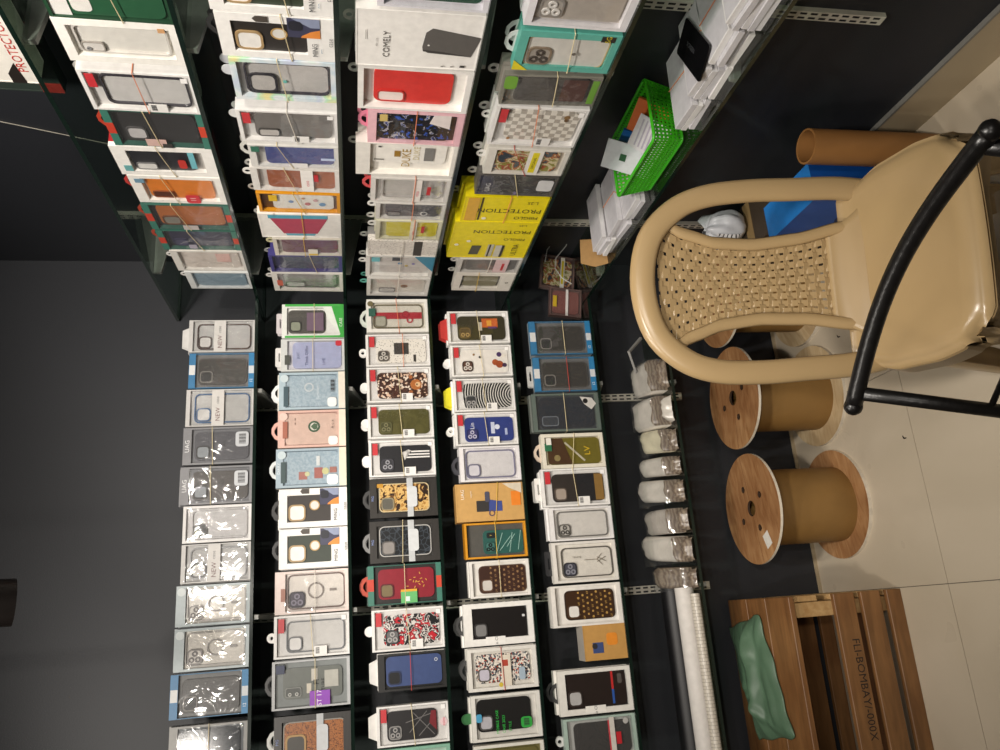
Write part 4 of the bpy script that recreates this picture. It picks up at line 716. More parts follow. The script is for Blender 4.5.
# hoop: flattened section swept along the back outline
path = [(.190, .405), (.200, .47), (.203, .56), (.206, .65), (.199, .745), (.170, .815), (.105, .872), (0, .892)]
pts = [(x, z) for x, z in path]+[(-x, z) for x, z in path[-2::-1]]
def smooth_path(p, n):
    out = []
    for i in range(len(p)-1):
        p0, p1, p2, p3 = p[max(0, i-1)], p[i], p[i+1], p[min(len(p)-1, i+2)]
        for k in range(n):
            t = k/n; out.append(tuple(.5*((2*b_)+(-a+c)*t+(2*a-5*b_+4*c-d)*t*t+(-a+3*b_-3*c+d)*t**3) for a, b_, c, d in zip(p0, p1, p2, p3)))
    out.append(p[-1]); return out
hp = smooth_path(pts, 5); mb = MB(); NS = 12; rings = []
for i, (x, z) in enumerate(hp):
    a = hp[max(0, i-1)]; c = hp[min(len(hp)-1, i+1)]; tx, tz = c[0]-a[0], c[1]-a[1]; l = math.hypot(tx, tz); tx /= l; tz /= l
    nx, nz = tz, -tx                                   # outward in the back plane
    hw = .0268; hd = .015
    r = []
    for k in range(NS):
        A = 2*math.pi*k/NS; ca, sa = math.cos(A), math.sin(A)
        ca = math.copysign(abs(ca)**.75, ca); sa = math.copysign(abs(sa)**.75, sa)
        r.append((x+nx*hw*ca, yb(z+nz*hw*ca)+hd*sa-.012*(1-abs(x)/.2)*0, z+nz*hw*ca))
    rings.append(r)
mb.v = [q for r in rings for q in r]
for i in range(len(rings)-1):
    for k in range(NS): mb.f.append((i*NS+k, i*NS+(k+1) % NS, (i+1)*NS+(k+1) % NS, (i+1)*NS+k)); mb.m.append(0)
mb.obj('back_hoop', PLASTIC, chair, True)
# woven panel with its curved side rails
def hwid(z): return lerp_tab([(.455, .098), (.55, .080), (.64, .074), (.72, .082), (.79, .106), (.845, .138), (.87, .14)], z)
def yp_(z, s): return yb(z)+.022*math.sin(math.pi*max(0, min(1, (z-.44)/.43)))*(1-.3*s*s)+.004
for sg in (-1, 1):
    pp = []
    for k in range(25):
        z = .40+(.84-.40)*k/24; pp.append((sg*(hwid(z)+.011), yp_(z, 1)-.004, z))
    mb = MB(); q = []
    for (x, y, z) in pp:
        for k in range(8):
            A = 2*math.pi*k/8; q.append((x+.0145*math.cos(A), y+.008*math.sin(A), z))
    mb.v = q
    for i in range(24):
        for k in range(8): mb.f.append((i*8+k, i*8+(k+1) % 8, (i+1)*8+(k+1) % 8, (i+1)*8+k)); mb.m.append(0)
    mb.obj('back_rail', PLASTIC, chair, True)
def ribbon(fn, n, hw_vec, th=.0008):
    mb = MB()
    for i in range(n+1):
        p, w2, nn = fn(i/n)
        for a, b_ in ((-1, -1), (1, -1), (1, 1), (-1, 1)): mb.v.append(tuple(Vector(p)+Vector(w2)*a+Vector(nn)*th*b_))
    for i in range(n):
        for k in range(4): mb.f.append((i*4+k, i*4+(k+1) % 4, i*4+4+(k+1) % 4, i*4+4+k)); mb.m.append(0)
    mb.f += [(0, 1, 2, 3), (n*4+3, n*4+2, n*4+1, n*4)]; mb.m += [0, 0]
    return mb
ZB, ZT, NR, NC = .482, .855, 19, 9
for c in range(NC):
    def fn(t, c=c):
        z = ZB+(ZT-ZB)*t; s = -1+2*(c+.5)/NC; W = hwid(z)
        ph = math.tanh(6.0*math.cos(math.pi*(t*NR+c))); return ((s*W, yp_(z, s)+.0010*ph, z), (W/NC*.76, 0, 0), (0, 1, 0))
    ribbon(fn, NR*12, None).obj('weave_strip', PLASTIC, chair)
for r_ in range(NR):
    def fn(t, r_=r_):
        z = ZB+(ZT-ZB)*(r_+.5)/NR; s = -1+2*t; W = hwid(z)+.002
        ph = math.tanh(6.0*math.cos(math.pi*(t*NC-.5+r_+.5))); return ((s*W, yp_(z, s)-.0010*ph, z), (0, 0, (ZT-ZB)/NR*.375), (0, 1, 0))
    ribbon(fn, NC*12, None).obj('weave_strip', PLASTIC, chair)
# foot of the back: curved apron joining panel and seat
def apron(u, v):
    s = 2*u-1; z = .418+.07*v; W = hwid(z)+.012+.05*(1-v)**2
    return (s*W, yp_(max(z, .44), s)-.001-.030*(1-v)**2, z)
modify(MB().grid(apron, 16, 8).obj('back_foot', PLASTIC, chair, True), ('SOLIDIFY', dict(thickness=.006, offset=0)))
# legs: tapered channel section
def leg(x0, y0, x1, y1, z0, sx, sy):
    mb = MB(); N = 8
    for i in range(N+1):
        t = i/N; x, y, z = x0+(x1-x0)*t, y0+(y1-y0)*t, z0*(1-t); a = .046-.018*t**.7; th = .005; g = a*(.72-.1*t)
        # angle section, rounded outer corner, hollow flute in the outer face
        prof = [(-a, a), (-a*.75, g), (-a*.05, g), (a*.45, a), (a*.85, a*.9), (a, a*.55), (a, -a), (a-th, -a), (a-th, a*.40), (a*.40, g-th), (-a, g-th)]
        for px, py in prof: mb.v.append((x+sx*px, y+sy*py, z))
    m = 11
    for i in range(N):
        for k in range(m): mb.f.append((i*m+k, i*m+(k+1) % m, (i+1)*m+(k+1) % m, (i+1)*m+k)); mb.m.append(0)
    mb.f += [tuple(range(m)), tuple(N*m+k for k in range(m-1, -1, -1))]; mb.m += [0, 0]
    return mb.obj('leg', PLASTIC, chair, True)
for sg in (-1, 1):
    leg(sg*.146, -.052, sg*.200, -.150, .400, sg, -1)
    leg(sg*.150, .155, sg*.198, .235, .400, sg, 1)

# ---------------------------------------------------------------- black metal chair in the foreground
BLACK = mat('#12100f', .34, .25, .5, bump=.15, scale=120)
mc = thing('metal_chair', 'black metal tube chair back in the foreground', 'chair', (.28, .80, 0))
def L(p): return (p[0]-.28, p[1]-.80, p[2])
pa, pb_ = Vector((.262, 1.022, .80)), Vector((.497, .672, .80)); out = Vector((.83, .56, 0))
rail = []
for k in range(25):
    t = k/24; p = pa.lerp(pb_, t)+out*.042*math.sin(math.pi*t); rail.append(L(p))
MB().tube(rail, .0125, 14).obj('top_rail', BLACK, mc, True)
for p in (rail[0], rail[-1]):
    MB().lathe([(.0001, -.0138), (.007, -.0118), (.0118, -.007), (.0138, 0), (.0118, .007), (.007, .0118), (.0001, .0138)], 14).obj('end_cap', BLACK, mc, True, loc=p)
back_dir = Vector((-.83, -.56, 0))
posts = []
for tp in (Vector((.276, 1.003, .79)), Vector((.489, .690, .79))):
    q = tp+back_dir*.085+Vector((0, 0, -.345)); posts.append((tp, q))
    MB().tube([L(tp+Vector((0, 0, .005))), L(tp.lerp(q, .5)), L(q), L(q+Vector((0, 0, -.10))), L(q-back_dir*.05+Vector((0, 0, -.445)))], .0105, 12).obj('rear_leg', BLACK, mc, True)
    MB().tube([L(q+back_dir*.34), L(q+back_dir*.37+Vector((0, 0, -.444)))], .0105, 12).obj('front_leg', BLACK, mc, True)
for f in (.52, .78):
    a = posts[0][0].lerp(posts[0][1], f); c = posts[1][0].lerp(posts[1][1], f)
    MB().tube([L(a), L((a+c)/2+out*.03), L(c)], .0045, 8).obj('back_rod', BLACK, mc, True)
q0, q1 = posts[0][1], posts[1][1]
fr_ = [q0, q1, q1+back_dir*.36, q0+back_dir*.36]
MB().tube([L(p) for p in fr_], .011, 10, True).obj('seat_frame', BLACK, mc)
mb = MB(); vs_ = [L(p) for p in fr_]; mb.add([(x, y, z+.006) for x, y, z in vs_]+[(x, y, z+.03) for x, y, z in vs_], [(0, 1, 2, 3), (7, 6, 5, 4)]+[(i, i+4, (i+1) % 4+4, (i+1) % 4) for i in range(4)])
mb.obj('seat', mat('#1d1b1a', .5), mc)

# ---------------------------------------------------------------- wooden cable spools
PLY = wood_mat('plywood', '#97693f', '#b98f63', 'X', 14, 5, .55, '#9a7650'); PLY_EDGE = mat('#d9cfbd', .8, .12, .3, scale=40)
KRAFT = mat('#8c6a3a', .5, .06, .4, scale=14); KRAFT_L = mat('#b98f52', .6, .08, .3, scale=20)
def flange(R_, th, z, holes, parent, m):
    from mathutils.geometry import delaunay_2d_cdt
    pts, eds = [], []
    def loop(cx, cy, r, n):
        k0 = len(pts)
        for k in range(n): pts.append(Vector((cx+r*math.cos(2*math.pi*k/n), cy+r*math.sin(2*math.pi*k/n)))); eds.append((k0+k, k0+(k+1) % n))
    loop(0, 0, R_, 64)
    for cx, cy, r in holes: loop(cx, cy, r, 14)
    v2, _, f2, *_ = delaunay_2d_cdt(pts, eds, [], 1, 1e-6)
    bm = bmesh.new(); bv = [bm.verts.new((p.x, p.y, z+th)) for p in v2]
    for f in f2:
        c = sum((v2[i] for i in f), Vector((0, 0)))/len(f)
        if any((c-Vector((hx_, hy_))).length < r*.97 for hx_, hy_, r in holes): continue
        bm.faces.new([bv[i] for i in f])
    for f in bm.faces:
        f.normal_update()
        if f.normal.z < 0: f.normal_flip()
    ret = bmesh.ops.extrude_face_region(bm, geom=bm.faces[:]); vv = [e for e in ret['geom'] if isinstance(e, bmesh.types.BMVert)]
    bmesh.ops.translate(bm, verts=vv, vec=(0, 0, -th))
    bmesh.ops.recalc_face_normals(bm, faces=bm.faces[:])
    me = bpy.data.meshes.new('flange'); bm.to_mesh(me); bm.free(); me.materials.append(m); me.materials.append(PLY_EDGE); me.materials.append(mat('#3d2a1a', .8))  # last material: dark brown paints in the shade inside the holes
    for p in me.polygons:
        c = p.center
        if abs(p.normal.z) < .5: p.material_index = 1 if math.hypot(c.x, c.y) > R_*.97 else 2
    return link('flange', me, parent)
def spool(x, y, r, h, rc, label, rz, lab=False, pale=False):
    t = thing('cable_spool', label, 'cable spool', (x, y, 0), (0, 0, rz), 'wooden cable spools')
    holes = [(0, 0, .025)]+[(r*.42*math.cos(R(a)), r*.42*math.sin(R(a)), .0105) for a in (20, 110, 200, 290)]
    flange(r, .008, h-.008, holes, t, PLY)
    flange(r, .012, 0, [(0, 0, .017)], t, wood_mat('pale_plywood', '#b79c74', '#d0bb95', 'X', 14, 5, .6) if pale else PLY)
    MB().lathe([(rc, .0125), (rc, h-.0085)], 48).obj('core_tube', KRAFT, t, True)
    MB().lathe([(rc*.97, .0125), (rc*.97, h-.0085)], 32).obj('core_lining', KRAFT_L, t, True)
    MB().box(-r*.98, -.026, -.0006, .0006, h-.0004, h+.0002).box(.026, r*.98, -.0006, .0006, h-.0004, h+.0002).obj('seam', mat('#6a4526', .8), t)
    if lab: MB().box(-.022, .022, -.018, .018, h, h+.0005).obj('paper_label', mat('#d9d5cc', .7), t, loc=(-.112, -.052, 0), rot=(0, 0, .3))
    return t
spool(.272, 2.315, .172, .302, .118, 'wooden cable spool with paper label, between crate and middle spool', R(8), lab=True)
spool(.634, 2.315, .168, .302, .114, 'wooden cable spool with pale base, middle of the three', R(-6), pale=True)
spool(.985, 2.315, .166, .302, .114, 'wooden cable spool behind the chair, nearest the corner', R(30), pale=True)

# ---------------------------------------------------------------- slatted wooden crate with green bag
CW = wood_mat('crate_wood', '#73502e', '#92683e', 'X', 7, 8, .5, '#c0a080'); CW2 = wood_mat('crate_wood_pale', '#b08a58', '#cfae7a', 'Y', 9, 6, .6)
CX1, CX0, CY0, CY1, CH = 0.0, -.95, 2.105, 2.488, .352
cr = thing('wooden_crate', 'slatted wooden crate with stencilled lettering', 'crate', ((CX0+CX1)/2, (CY0+CY1)/2, 0), (0, 0, R(-.6)))
hx, hy = (CX1-CX0)/2, (CY1-CY0)/2
def board(nm, x0, x1, y0, y1, z0, z1, m=CW, par=cr):
    o = MB().box(x0, x1, y0, y1, z0, z1).obj(nm, m, par); return modify(o, ('BEVEL', dict(width=.0015, segments=1)))
yy = -hy
for wd in (.135, .118, .125):                                 # top boards
    board('top_board', -hx, hx, yy, yy+wd-.0012, CH-.016, CH); yy += wd
for z0, z1 in ((.150, .214), (.068, .128), (.0, .046)):          # front slats
    o = board('front_slat', -hx, hx-.0005, -hy, -hy+.016, z0, z1)
    if z0 == .150:
        mb = MB(); text_mb(mb, 'FLI-BOMBAY/-000X', .22, .170, .022, -hy-.0004, 180); mb.obj('stencil', mat('#2a2019', .8), o)
for z0, z1 in ((.15, .214), (.068, .128), (.0, .046)): board('back_slat', -hx, hx, hy-.016, hy, z0, z1)
for z0, z1 in ((.255, .328), (.150, .214), (.068, .128), (.0, .046)): board('side_slat', hx-.016, hx, -hy+.017, hy-.017, z0, z1, CW2)
for z0, z1 in ((.255, .328), (.150, .214), (.068, .128), (.0, .046)): board('side_slat', -hx, -hx+.016, -hy+.017, hy-.017, z0, z1, CW2)
for sx in (-1, 1):
    for sy in (-1, 1):
        board('corner_post', *(sorted((sx*(hx-.018), sx*(hx-.058)))), *(sorted((sy*(hy-.018), sy*(hy-.058)))), 0, CH-.017, CW2)
mb = MB().box(-hx+.06, hx-.06, -hy+.1, -hy+.12, .002, .10); mb.obj('inner_board', wood_mat('crate_inner', '#55361f', '#6b4628', 'X', 7, 8, .6), cr)
GREENBAG = mat('#557059', .40, .12, .4, bump=.25, scale=14)
gb = thing('folded_bag', 'crumpled green plastic bag lying on the wooden crate', 'bag', (-.225, 2.335, CH), (0, 0, R(9)))
def bag_fn(u, v):
    a = 2*u-1; b_ = 2*v-1
    ex = .165+.012*noise.noise(Vector((b_*2, 3, 0))); ey = .106+.014*noise.noise(Vector((a*2.4, 7, 1)))
    x, y = a*ex, b_*ey+.018*a
    k = max(0, 1-max(abs(a), abs(b_))**5)
    z = .003+k*(.016+.010*noise.noise(Vector((a*1.6, b_*2, 5)))+.014*abs(noise.noise(Vector((a*2.4+b_*1.5, b_*2.6, 2))))+.026*max(0, 1-abs(b_+.05+.35*a)/.35)+.012*max(0, 1-abs(b_*.6-a*.8-.5)/.15))
    return (x, y, z)
mb = MB().grid(bag_fn, 44, 32); sub(mb.obj('bag_sheet', GREENBAG, gb, True))
modify(gb.children[0], ('SOLIDIFY', dict(thickness=.003, offset=1)))

# ---------------------------------------------------------------- things behind the chair
ct = thing('cardboard_tube', 'brown cardboard tube standing by the right wall', 'tube', (1.086, 1.565, 0))
MB().lathe([(.0395, 0), (.0445, 0), (.0445, .386), (.0395, .386), (.0395, 0)], 40).obj('tube_wall', mat('#96693a', .5, .06, .4, scale=12), ct, True)
modify(ct.children[0], ('EDGE_SPLIT', dict(split_angle=R(40))))
bb_ = thing('blue_box', 'bright blue carton standing behind the chair', 'box', (1.020, 1.735, 0))
MB().box(-.052, .052, -.118, .118, 0, .352).obj('carton', mat('#1553a8', .4, .04), bb_)
MB().box(-.052, .052, -.118, .118, .3521, .3535).obj('lit_top', mat('#2a7fcf', .4, .04), bb_)  # paler blue sheet: light on the top face put into the colour
mb = MB(); n_ = 20
for k in range(n_): pass
o = MB().prism([(.028*math.cos(2*math.pi*k/20), .016*math.sin(2*math.pi*k/20)) for k in range(20)], -.0004, 0).obj('emblem', mat('#0f2a5a', .4), bb_, loc=(-.0522, -.02, .215), rot=(0, 0, R(-90)))
mb = MB(); text_mb(mb, 'go', 0, 0, .016, -.0006); mb.obj('lettering', mat('#dfe8f0', .4), o)
mb = MB(); text_mb(mb, 'mobile', 0, 0, .009, -.0006); mb.obj('lettering', mat('#a9c4e0', .4), bb_, loc=(-.0522, -.02, .18), rot=(0, 0, R(-90)))
bc = thing('brown_carton', 'low brown carton under the white plastic bag', 'box', (1.105, 2.015, 0))
MB().box(-.075, .075, -.13, .13, 0, .31).obj('carton', mat('#3d3226', .6), bc)
MB().box(-.076, .076, -.02, .02, .3102, .311).obj('tape', mat('#8a734e', .3), bc)
pbg = thing('plastic_bag', 'white plastic bag with black print, behind the chair', 'bag', (1.115, 2.06, .3115))
def bg(u, v):
    A = 2*math.pi*u; ph = math.pi*v; r = math.sin(ph)**.7
    n_ = 1+.22*noise.noise(Vector((math.cos(A)*2, math.sin(A)*2, v*3)))+.1*noise.noise(Vector((math.cos(A)*5, math.sin(A)*5, v*6)))
    return (.056*r*math.cos(A)*n_, .068*r*math.sin(A)*n_, max(0, .058*(1-math.cos(ph))*n_))
mb = MB().grid(bg, 36, 22); o = mb.obj('bag_body', mat('#c9cbd0', .35, .06, .5, bump=.4, scale=26), pbg, True)
def bgp(u, v):                                             # printed patch following the bag
    x, y, z = bg(.40+.22*u, .30+.42*v); return (x*1.03, y*1.03, z*1.015+.001)
MB().grid(bgp, 10, 8, flip=False).obj('print_patch', pat_mat('shopbag'), pbg, True)
def bgp(u, v):
    x, y, z = bg(.30+.16*u, .62+.36*v); return (x*1.05+.002, y*1.05, z*1.03+.002)
MB().grid(bgp, 10, 8).obj('black_flap', mat('#1b1b1d', .35, .3, bump=.3, scale=60), pbg, True)

# ---------------------------------------------------------------- lowest right-wall shelf: white boxes, basket, odds and ends
z5 = SZ[5]+.0006
WB = [mat('#d9d7d8', .35), mat('#cfcdd0', .35), mat('#e2e0de', .35)]
def slim(x, y, z, rz, lx, ly, lz, label, band=False):
    t = thing('slim_white_box', label, 'box', (x, y, z), (0, 0, rz), 'flat white boxes on the lowest right shelf')
    MB().box(-lx/2, lx/2, -ly/2, ly/2, 0, lz).obj('carton', random.choice(WB), t)
    MB().box(-lx/2+.004, lx/2-.004, -ly/2+.004, ly/2-.004, lz, lz+.0006).obj('lid_panel', mat('#c6c4c8', .3), t)
    if band: MB().tube([(-.005, -ly/2-.001, 0), (.004, -ly/2-.001, lz+.002), (.012, ly/2+.001, lz+.002), (.006, ly/2+.001, 0)], .0012, 5, True).obj('rubber_band', mat('#d98a63', .6), t)
    return t
random.seed(11)
piles = [(1.104, 1.372, 3, 'pile beside the green basket'), (1.106, 1.270, 4, 'pile under the black card'), (1.106, 1.165, 4, 'third pile from the green basket'), (1.104, 1.055, 5, 'pile at picture edge'),
         (1.104, 1.775, 2, 'pile on the corner side of the basket'), (1.100, 1.880, 3, 'middle pile towards the corner'), (1.098, 1.985, 4, 'pile beside the kraft flap')]
HT = ['lowest', 'second', 'third', 'fourth', 'fifth', 'sixth', 'seventh']
for px, py, n_, nm in piles:
    z = z5
    for k in range(n_):
        lz = .0125; slim(px+random.uniform(-.006, .006), py+random.uniform(-.005, .005), z, R(random.uniform(-4, 4)), .172, .094, lz, '%s flat white box of the %s' % ('topmost' if k == n_-1 else HT[k], nm), band=(k == n_-1 and nm != 'pile beside the kraft flap'))
        z += lz+.0014
topz = z5+4*.0139
bcard = thing('black_phone_card', 'black phone-shaped card on the white boxes', 'card', (1.092, 1.252, topz+.0022), (0, 0, R(28)))
MB().prism(rr(-.075, -.038, .075, .038, .008), 0, .004).obj('card', mat('#0d0d0f', .25), bcard, rot=(R(-90), 0, 0), loc=(0, 0, .004))
mb = MB(); text_mb(mb, 'SCREEN', 0, 0, .009, 0); mb.obj('lettering', mat('#55555a', .4), bcard, rot=(R(-90), 0, R(180)), loc=(.01, 0, .0047))
for k in range(1): pass
# kraft flap hanging at the far end of the white piles
kf = thing('kraft_flap', 'kraft card flap leaning off the white boxes', 'card', (1.03, 2.062, z5))
MB().add([(-.035, 0, 0), (.05, .006, 0), (.05, .016, .075), (-.03, .012, .082), (-.045, .004, .04)], [(0, 1, 2, 3, 4)]).obj('card', mat('#b08a58', .7), kf)
modify(kf.children[0], ('SOLIDIFY', dict(thickness=.002, offset=0)))
# green plastic basket
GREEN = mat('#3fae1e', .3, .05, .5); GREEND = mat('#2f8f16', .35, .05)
BX0, BX1, BY0, BY1, BH = 1.012, 1.172, 1.450, 1.706, .082
bk = thing('plastic_basket', 'bright green perforated plastic basket', 'basket', ((BX0+BX1)/2, (BY0+BY1)/2, z5))
bx, by = (BX1-BX0)/2, (BY1-BY0)/2
def lattice(A, B_, Cc, Dd, nu, nv, name):
    """wall with square holes between lower edge A-B and upper edge D-C"""
    A, B_, Cc, Dd = map(Vector, (A, B_, Cc, Dd)); mb = MB()
    def q(u, v): return A.lerp(B_, u).lerp(Dd.lerp(Cc, u), v)
    for i in range(nu):
        for j in range(nv):
            u0, u1, v0, v1 = i/nu, (i+1)/nu, j/nv, (j+1)/nv; e = .24; du, dv = (u1-u0)*e, (v1-v0)*e
            mb.add([q(u0, v0), q(u1, v0), q(u1, v1), q(u0, v1), q(u0+du, v0+dv), q(u1-du, v0+dv), q(u1-du, v1-dv), q(u0+du, v1-dv)], [(0, 1, 5, 4), (1, 2, 6, 5), (2, 3, 7, 6), (3, 0, 4, 7)])
    return modify(mb.obj(name, GREEN, bk), ('SOLIDIFY', dict(thickness=.0018, offset=0)))
s_ = .86
lo = [(-bx*s_, -by*s_, .006), (bx*s_, -by*s_, .006), (bx*s_, by*s_, .006), (-bx*s_, by*s_, .006)]; hi = [(-bx, -by, BH), (bx, -by, BH), (bx, by, BH), (-bx, by, BH)]
lattice(lo[0], lo[1], hi[1], hi[0], 15, 7, 'end_wall'); lattice(lo[2], lo[3], hi[3], hi[2], 15, 7, 'end_wall')
lattice(lo[1], lo[2], hi[2], hi[1], 25, 7, 'side_wall'); lattice(lo[3], lo[0], hi[0], hi[3], 25, 7, 'side_wall')
rim_ = [(x, y) for x, y in rr(-bx-.002, -by-.002, bx+.002, by+.002, .014, 4)]
MB().tube([(x, y, BH) for x, y in rim_], .0042, 8, True).obj('rim', GREEN, bk, True)
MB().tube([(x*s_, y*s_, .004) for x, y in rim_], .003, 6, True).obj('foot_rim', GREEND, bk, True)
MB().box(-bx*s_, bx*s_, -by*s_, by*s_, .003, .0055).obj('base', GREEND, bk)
def card(name, label, loc, rot, w, h, th, c, extra=None):
    t = thing(name, label, 'card', loc, rot); MB().box(-w/2, w/2, -th/2, th/2, 0, h).obj('card', mat(c, .3), t)
    if extra: prims(extra, w, h, -th/2-.0003, t)
    return t
bcx, bcy = (BX0+BX1)/2, (BY0+BY1)/2
card('white_card', 'white card with dark square logo, propped in the green basket', (bcx-.034, bcy+.055, z5+.012), (R(-24), 0, R(-70)), .085, .125, .002, '#cfd2d6', [('r', .38, .55, .62, .68, '#2f5a3c', 'logo')])
card('orange_booklet', 'orange booklet lying against the green basket wall', (bcx+.012, bcy-.045, z5+.010), (R(-30), 0, R(-80)), .10, .085, .006, '#c0622f')
card('blue_booklet', 'blue booklet standing inside the green basket', (bcx+.012, bcy+.052, z5+.010), (R(-22), 0, R(-86)), .075, .085, .006, '#1f5a9a')
card('striped_card', 'white striped card inside the green basket', (bcx-.032, bcy-.03, z5+.012), (R(-35), 0, R(-84)), .11, .085, .002, '#d3cfd4', [('lines', [((.1, .2+.12*k), (.9, .25+.12*k)) for k in range(6)], .004, '#b0a8b8')])
# packs heaped in the corner of the fifth level
PLACE['L5'] = 'fifth back-wall shelf'
pbox('L5', 258, 291, 541, 'maroon clear pack with yellow label, in corner', fc='#6a5550', fw=(.04, .04, .05, .05), tray='#5a3a38', side='#6a5a58', dy=.10, behind=0, tilt=9, case=dict(c='floral', r=(.1, .08, .9, .92)), st=[('r', .02, .3, .96, .42, '#d6d2ca', 'tape'), ('r', .14, .33, .86, .39, '#c9b81c')], pane='film')
pbox('L5', 290, 318, 550, 'rosy brown clear pack with white strip, in corner', fc='#5f4a46', fw=(.04, .04, .05, .05), tray='#6a4a46', side='#5f4f4c', dy=.06, behind=0, tilt=7, case=dict(c='#7a4a44', r=(.1, .08, .9, .92)), st=[('r', .02, .42, .96, .5, '#cfcac6', 'tape'), ('r', .3, .78, .7, .9, '#b89a2a')], pane='film')
cb = MB().tube([tuple(ony(x, y, 2.36)) for x, y in ((545, 262), (547, 250), (556, 238), (566, 230), (572, 226))]+[tuple(ony(x, y, 2.34)) for x, y in ((566, 246), (556, 258), (555, 268), (562, 278), (572, 284))], .0016, 6)
tag(cb.obj('white_cable', mat('#c9c9c6', .4), None, True), 'thin white cable looping over the corner packs', 'cable')
pbox('L5', 624, 660, 584, 'small kraft box in the gap between white cartons', fc='#b98d4e', fw=(.02, .02, .02, .02), tray='#b98d4e', side='#a9a39a', pane=None, d=.07, behind=0, on=[('rr', .4, .2, .75, .46, '#d8862a'), ('r', .2, .55, .5, .8, '#3a4a78', 'picture'), ('c', .4, .75, .008, '#2a2a2e', 'picture')])

# ---------------------------------------------------------------- lowest back-wall shelf: sleeve bundles and rolls
z6 = SZ[6]+.0006
def layer_mat(name, c1, c2):
    m, nt, b = new_mat(name); b.inputs['Roughness'].default_value = .3; b.inputs['Coat Weight'].default_value = .3
    tc = nd(nt, 'ShaderNodeTexCoord'); wv = nd(nt, 'ShaderNodeTexWave', bands_direction='Z'); wv.inputs['Scale'].default_value = 30; wv.inputs['Distortion'].default_value = 9; wv.inputs['Detail'].default_value = 3
    n = nd(nt, 'ShaderNodeTexNoise'); n.inputs['Scale'].default_value = 30; nt.links.new(tc.outputs['Object'], wv.inputs[0]); nt.links.new(tc.outputs['Object'], n.inputs[0])
    rp = nd(nt, 'ShaderNodeValToRGB'); rp.color_ramp.elements[0].color = lin(c1); rp.color_ramp.elements[1].color = lin(c2)
    nt.links.new(wv.outputs['Fac'], rp.inputs[0]); nt.links.new(rp.outputs[0], b.inputs['Base Color'])
    bp = nd(nt, 'ShaderNodeBump'); bp.inputs['Strength'].default_value = .5; bp.inputs['Distance'].default_value = .006
    nt.links.new(n.outputs['Fac'], bp.inputs['Height']); nt.links.new(bp.outputs[0], b.inputs['Normal']); return m
LM = {k: mat(v[1], .25, .12, .6, bump=.35, scale=22, coat=.4) if k != 'brown' else layer_mat('sleeve_layers_'+k, *v) for k, v in dict(white=('#a39c90', '#c6c0b6'), grey=('#77706a', '#a8a198'), brown=('#6a5c50', '#8d8070'), yellow=('#a39a78', '#c9c2a8')).items()}
def bundle(y0, y1, xt, kind, label, depth=.135, lean=.0, front=.05, rz=0):
    A, B_ = ony(xt+20, y1, 2.40), ony(xt+20, y0, 2.40); w = B_.x-A.x-.012; top = ony(xt, (y0+y1)/2, 2.44).z-z6
    t = thing('sleeve_bundle', label, 'plastic sleeves', ((A.x+B_.x)/2, 2.320, z6), (0, 0, R(rz)), 'bundles of clear plastic sleeves')
    b0 = random.uniform(.012, .030)
    prof = [(b0, 0), (b0-.002, front*.5), (b0+.006, front), (b0+.018, front+.008), (depth*.62, front+(top-front)*.70), (depth-.018, top), (depth-.004, top-.008), (depth+.004, 0)]
    pr = smooth_path(prof, 3); N = 10; mb = MB(); sd = random.random()*9; sk = random.uniform(-.16, .16)
    for i in range(N+1):
        x = -w/2+w*i/N; e = 1-.14*abs(2*i/N-1)**5
        for (y, z) in pr:
            n_ = noise.noise(Vector((x*40+sd, y*40, z*40)))*.006+noise.noise(Vector((x*110+sd, y*110, z*110)))*.002
            mb.v.append((x*(1+.3*n_)+sk*y, y+n_*.6+sk*x, max(0, z*e+n_*(1 if z > .003 else 0))))
    m = len(pr)
    for i in range(N):
        for k in range(m-1): mb.f.append((i*m+k, (i+1)*m+k, (i+1)*m+k+1, i*m+k+1)); mb.m.append(1 if k < 8 else 0)
    mb.f += [tuple(range(m)), tuple(N*m+k for k in range(m-1, -1, -1))]; mb.m += [0, 0]
    mb.obj('sleeve_stack', [LM[kind], LM['brown']], t, True)
    def film(u, v):
        x = -w/2*1.03+w*1.03*u; i = min(len(pr)-2, int(v*(len(pr)-4))+1); y, z = pr[i]
        return (x, y-.003+.004*noise.noise(Vector((x*30, v*6, sd))), z+.005+.004*noise.noise(Vector((x*25, v*5, sd+4))))
    MB().grid(film, 10, 14).obj('loose_film', FILM, t, True)
    def pouch(u, v):
        a = 2*u-1; y = -.014+.05*v; k = math.sin(math.pi*min(1, v*1.1+.05))*(1-a**6)
        return (a*w*.44, y+.004*noise.noise(Vector((a*4, v*4, sd+2))), max(.0008, .002+k*(front*.55+.010*noise.noise(Vector((a*5, v*5, sd))))))
    MB().grid(pouch, 12, 10).obj('front_pouch', [LM['brown'] if random.random() < .6 else LM['white']], t, True)
for a in ((364, 398, 632, 'white', 'white sleeve bundle nearest the chair back', .13, 0, .055), (399, 431, 633, 'white', 'second sleeve bundle from the chair back', .13, 0, .055),
          (432, 458, 640, 'yellow', 'sleeve bundle with yellow-printed edge', .12, 0, .04), (459, 481, 641, 'white', 'small pale sleeve bundle beside the yellow one', .13, 0, .045),
          (482, 508, 640, 'white', 'crinkled clear sleeve bundle, middle of the row', .13, 0, .05), (509, 537, 646, 'grey', 'dark-edged sleeve bundle beside the crinkled one', .125, 0, .05),
          (538, 567, 645, 'white', 'large white sleeve bundle second from the rolls', .13, 0, .05), (568, 593, 654, 'brown', 'brownish clear bundle beside the paper rolls', .12, 0, .035)):
    bundle(*a)
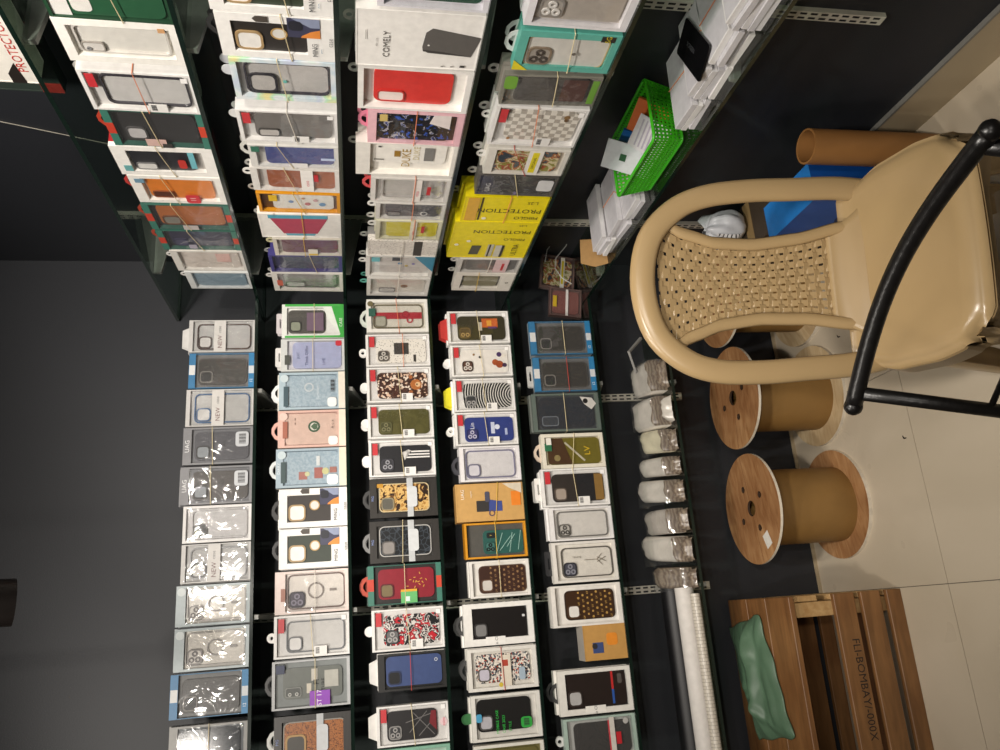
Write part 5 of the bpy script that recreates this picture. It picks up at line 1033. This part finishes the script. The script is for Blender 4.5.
def roll(name, label, cat, x0, x1, y, z, r, m, rin=.6, end=None):
    t = thing(name, label, cat, ((x0+x1)/2, y, z))
    l = (x1-x0)/2
    mb = MB().lathe([(r*rin, -l), (r, -l), (r, l), (r*rin, l), (r*rin, -l)], 28); o = mb.obj('roll_body', m, t, True, rot=(0, R(90), 0)); modify(o, ('EDGE_SPLIT', dict(split_angle=R(40))))
    MB().lathe([(r*.97, l), (r*1.01, l+.004), (r*.99, l+.009)], 28).obj('loose_turn', m, t, True, rot=(0, R(90), 0))
roll('black_roll', 'black glossy vinyl roll lying against the wall', 'roll', -.75, .045, 2.440, z6+.036, .036, mat('#121114', .5, .2))
roll('paper_roll', 'white paper roll on the lowest shelf', 'roll', -.75, .040, 2.362, z6+.0285, .0285, mat('#d3cec8', .6, .05))
roll('patterned_roll', 'off-white brick-patterned wallpaper roll at shelf front', 'roll', -.75, .020, 2.3175, z6+.0145, .0145, pat_mat('brick_paper'))
ls = thing('price_strip', 'small white card strip beside the paper rolls', 'card', (.075, 2.44, z6)); MB().box(-.012, .012, -.05, .045, 0, .002).obj('strip', mat('#c9c6c0', .5), ls)
bs = thing('loose_bracket', 'bent grey metal strip at the shelf end behind the chair', 'bracket', (0, 0, 0))
bs.location = (.86, 2.42, z6)
def rel(x, y, Y): p = ony(x, y, Y); return (p.x-.86, p.y-2.42, max(.001, p.z-z6))
MB().tube([rel(641, 338, 2.40), rel(629, 352, 2.40), rel(636, 372, 2.40), (rel(636, 372, 2.40)[0], -.02, .004)], .006, 4).obj('strip', mat('#9a9894', .4, metal=.4), bs)

# ---------------------------------------------------------------- cable on the right wall and the hanging spotlight
w0, w1 = onx(-12, 119, XWALL-.002), onx(128, 148, XWALL-.002)
tag(MB().tube([tuple(w0), tuple((w0+w1)/2+Vector((0, 0, -.002))), tuple(w1)], .0012, 6).obj('wall_cable', mat('#9a958a', .5)), 'thin pale cable running along the right wall', 'cable')
LP = Vector((.082, 1.40, 2.062)); LD = Vector((0.0, .45, -.89)).normalized()
lamp = thing('ceiling_spotlight', 'dark bronze cylinder spotlight hanging from the ceiling', 'spotlight', LP)
ax_ = -LD; q_ = ax_.to_track_quat('Z', 'Y').to_euler()
LAMPM = mat('#171311', .35, .1, metal=.4)
o = MB().lathe([(.030, .012), (.034, 0), (.0365, 0), (.0365, .15), (.030, .156), (.0001, .156)], 32).obj('lamp_body', LAMPM, lamp, True, rot=q_); modify(o, ('EDGE_SPLIT', dict(split_angle=R(40))))
glow = bpy.data.materials.new('lamp_glow'); glow.use_nodes = True
gb_ = glow.node_tree.nodes['Principled BSDF']; gb_.inputs['Emission Color'].default_value = (1, .88, .72, 1); gb_.inputs['Emission Strength'].default_value = 12
MB().lathe([(.0001, .014), (.029, .014)], 24).obj('lens', glow, lamp, rot=q_)
top = LP+ax_*.12
MB().tube([tuple(ax_*.12+Vector((.0, 0, .0))), (ax_.x*.12, ax_.y*.12, CEIL-.012-LP.z)], .006, 8).obj('stem', LAMPM, lamp)
MB().lathe([(.0001, CEIL-.001-LP.z), (.04, CEIL-.001-LP.z), (.04, CEIL-.02-LP.z), (.0001, CEIL-.02-LP.z)], 24, c=(ax_.x*.12, ax_.y*.12)).obj('canopy', LAMPM, lamp)
spot('spotlight_beam', LP+LD*.02, LP+LD, 18, 95, .5, .028)
for p, a, e, s in SPOTS:                                   # ceiling spotlights outside the view and the added fill lamps
    sp_ = spot('ceiling_or_added_beam', p, a, e, s)

# ---------------------------------------------------------------- scraps on the floor
for (px, py, nm) in ((905, 437, 'tiny dark scrap on the floor tile, beside a joint'), (839, 336, 'small curled dark scrap on the floor behind the chair')):
    p = onz(px, py, 0); t = thing('floor_scrap', nm, 'scrap', (p.x, p.y, .0005), (0, 0, 1.1))
    MB().tube([(-.008, 0, .001), (-.003, .003, .003), (.003, .003, .002), (.009, -.002, .001)], [.0006, .0022, .0018, .0005], 6).obj('curl', mat('#1a1714', .7), t)
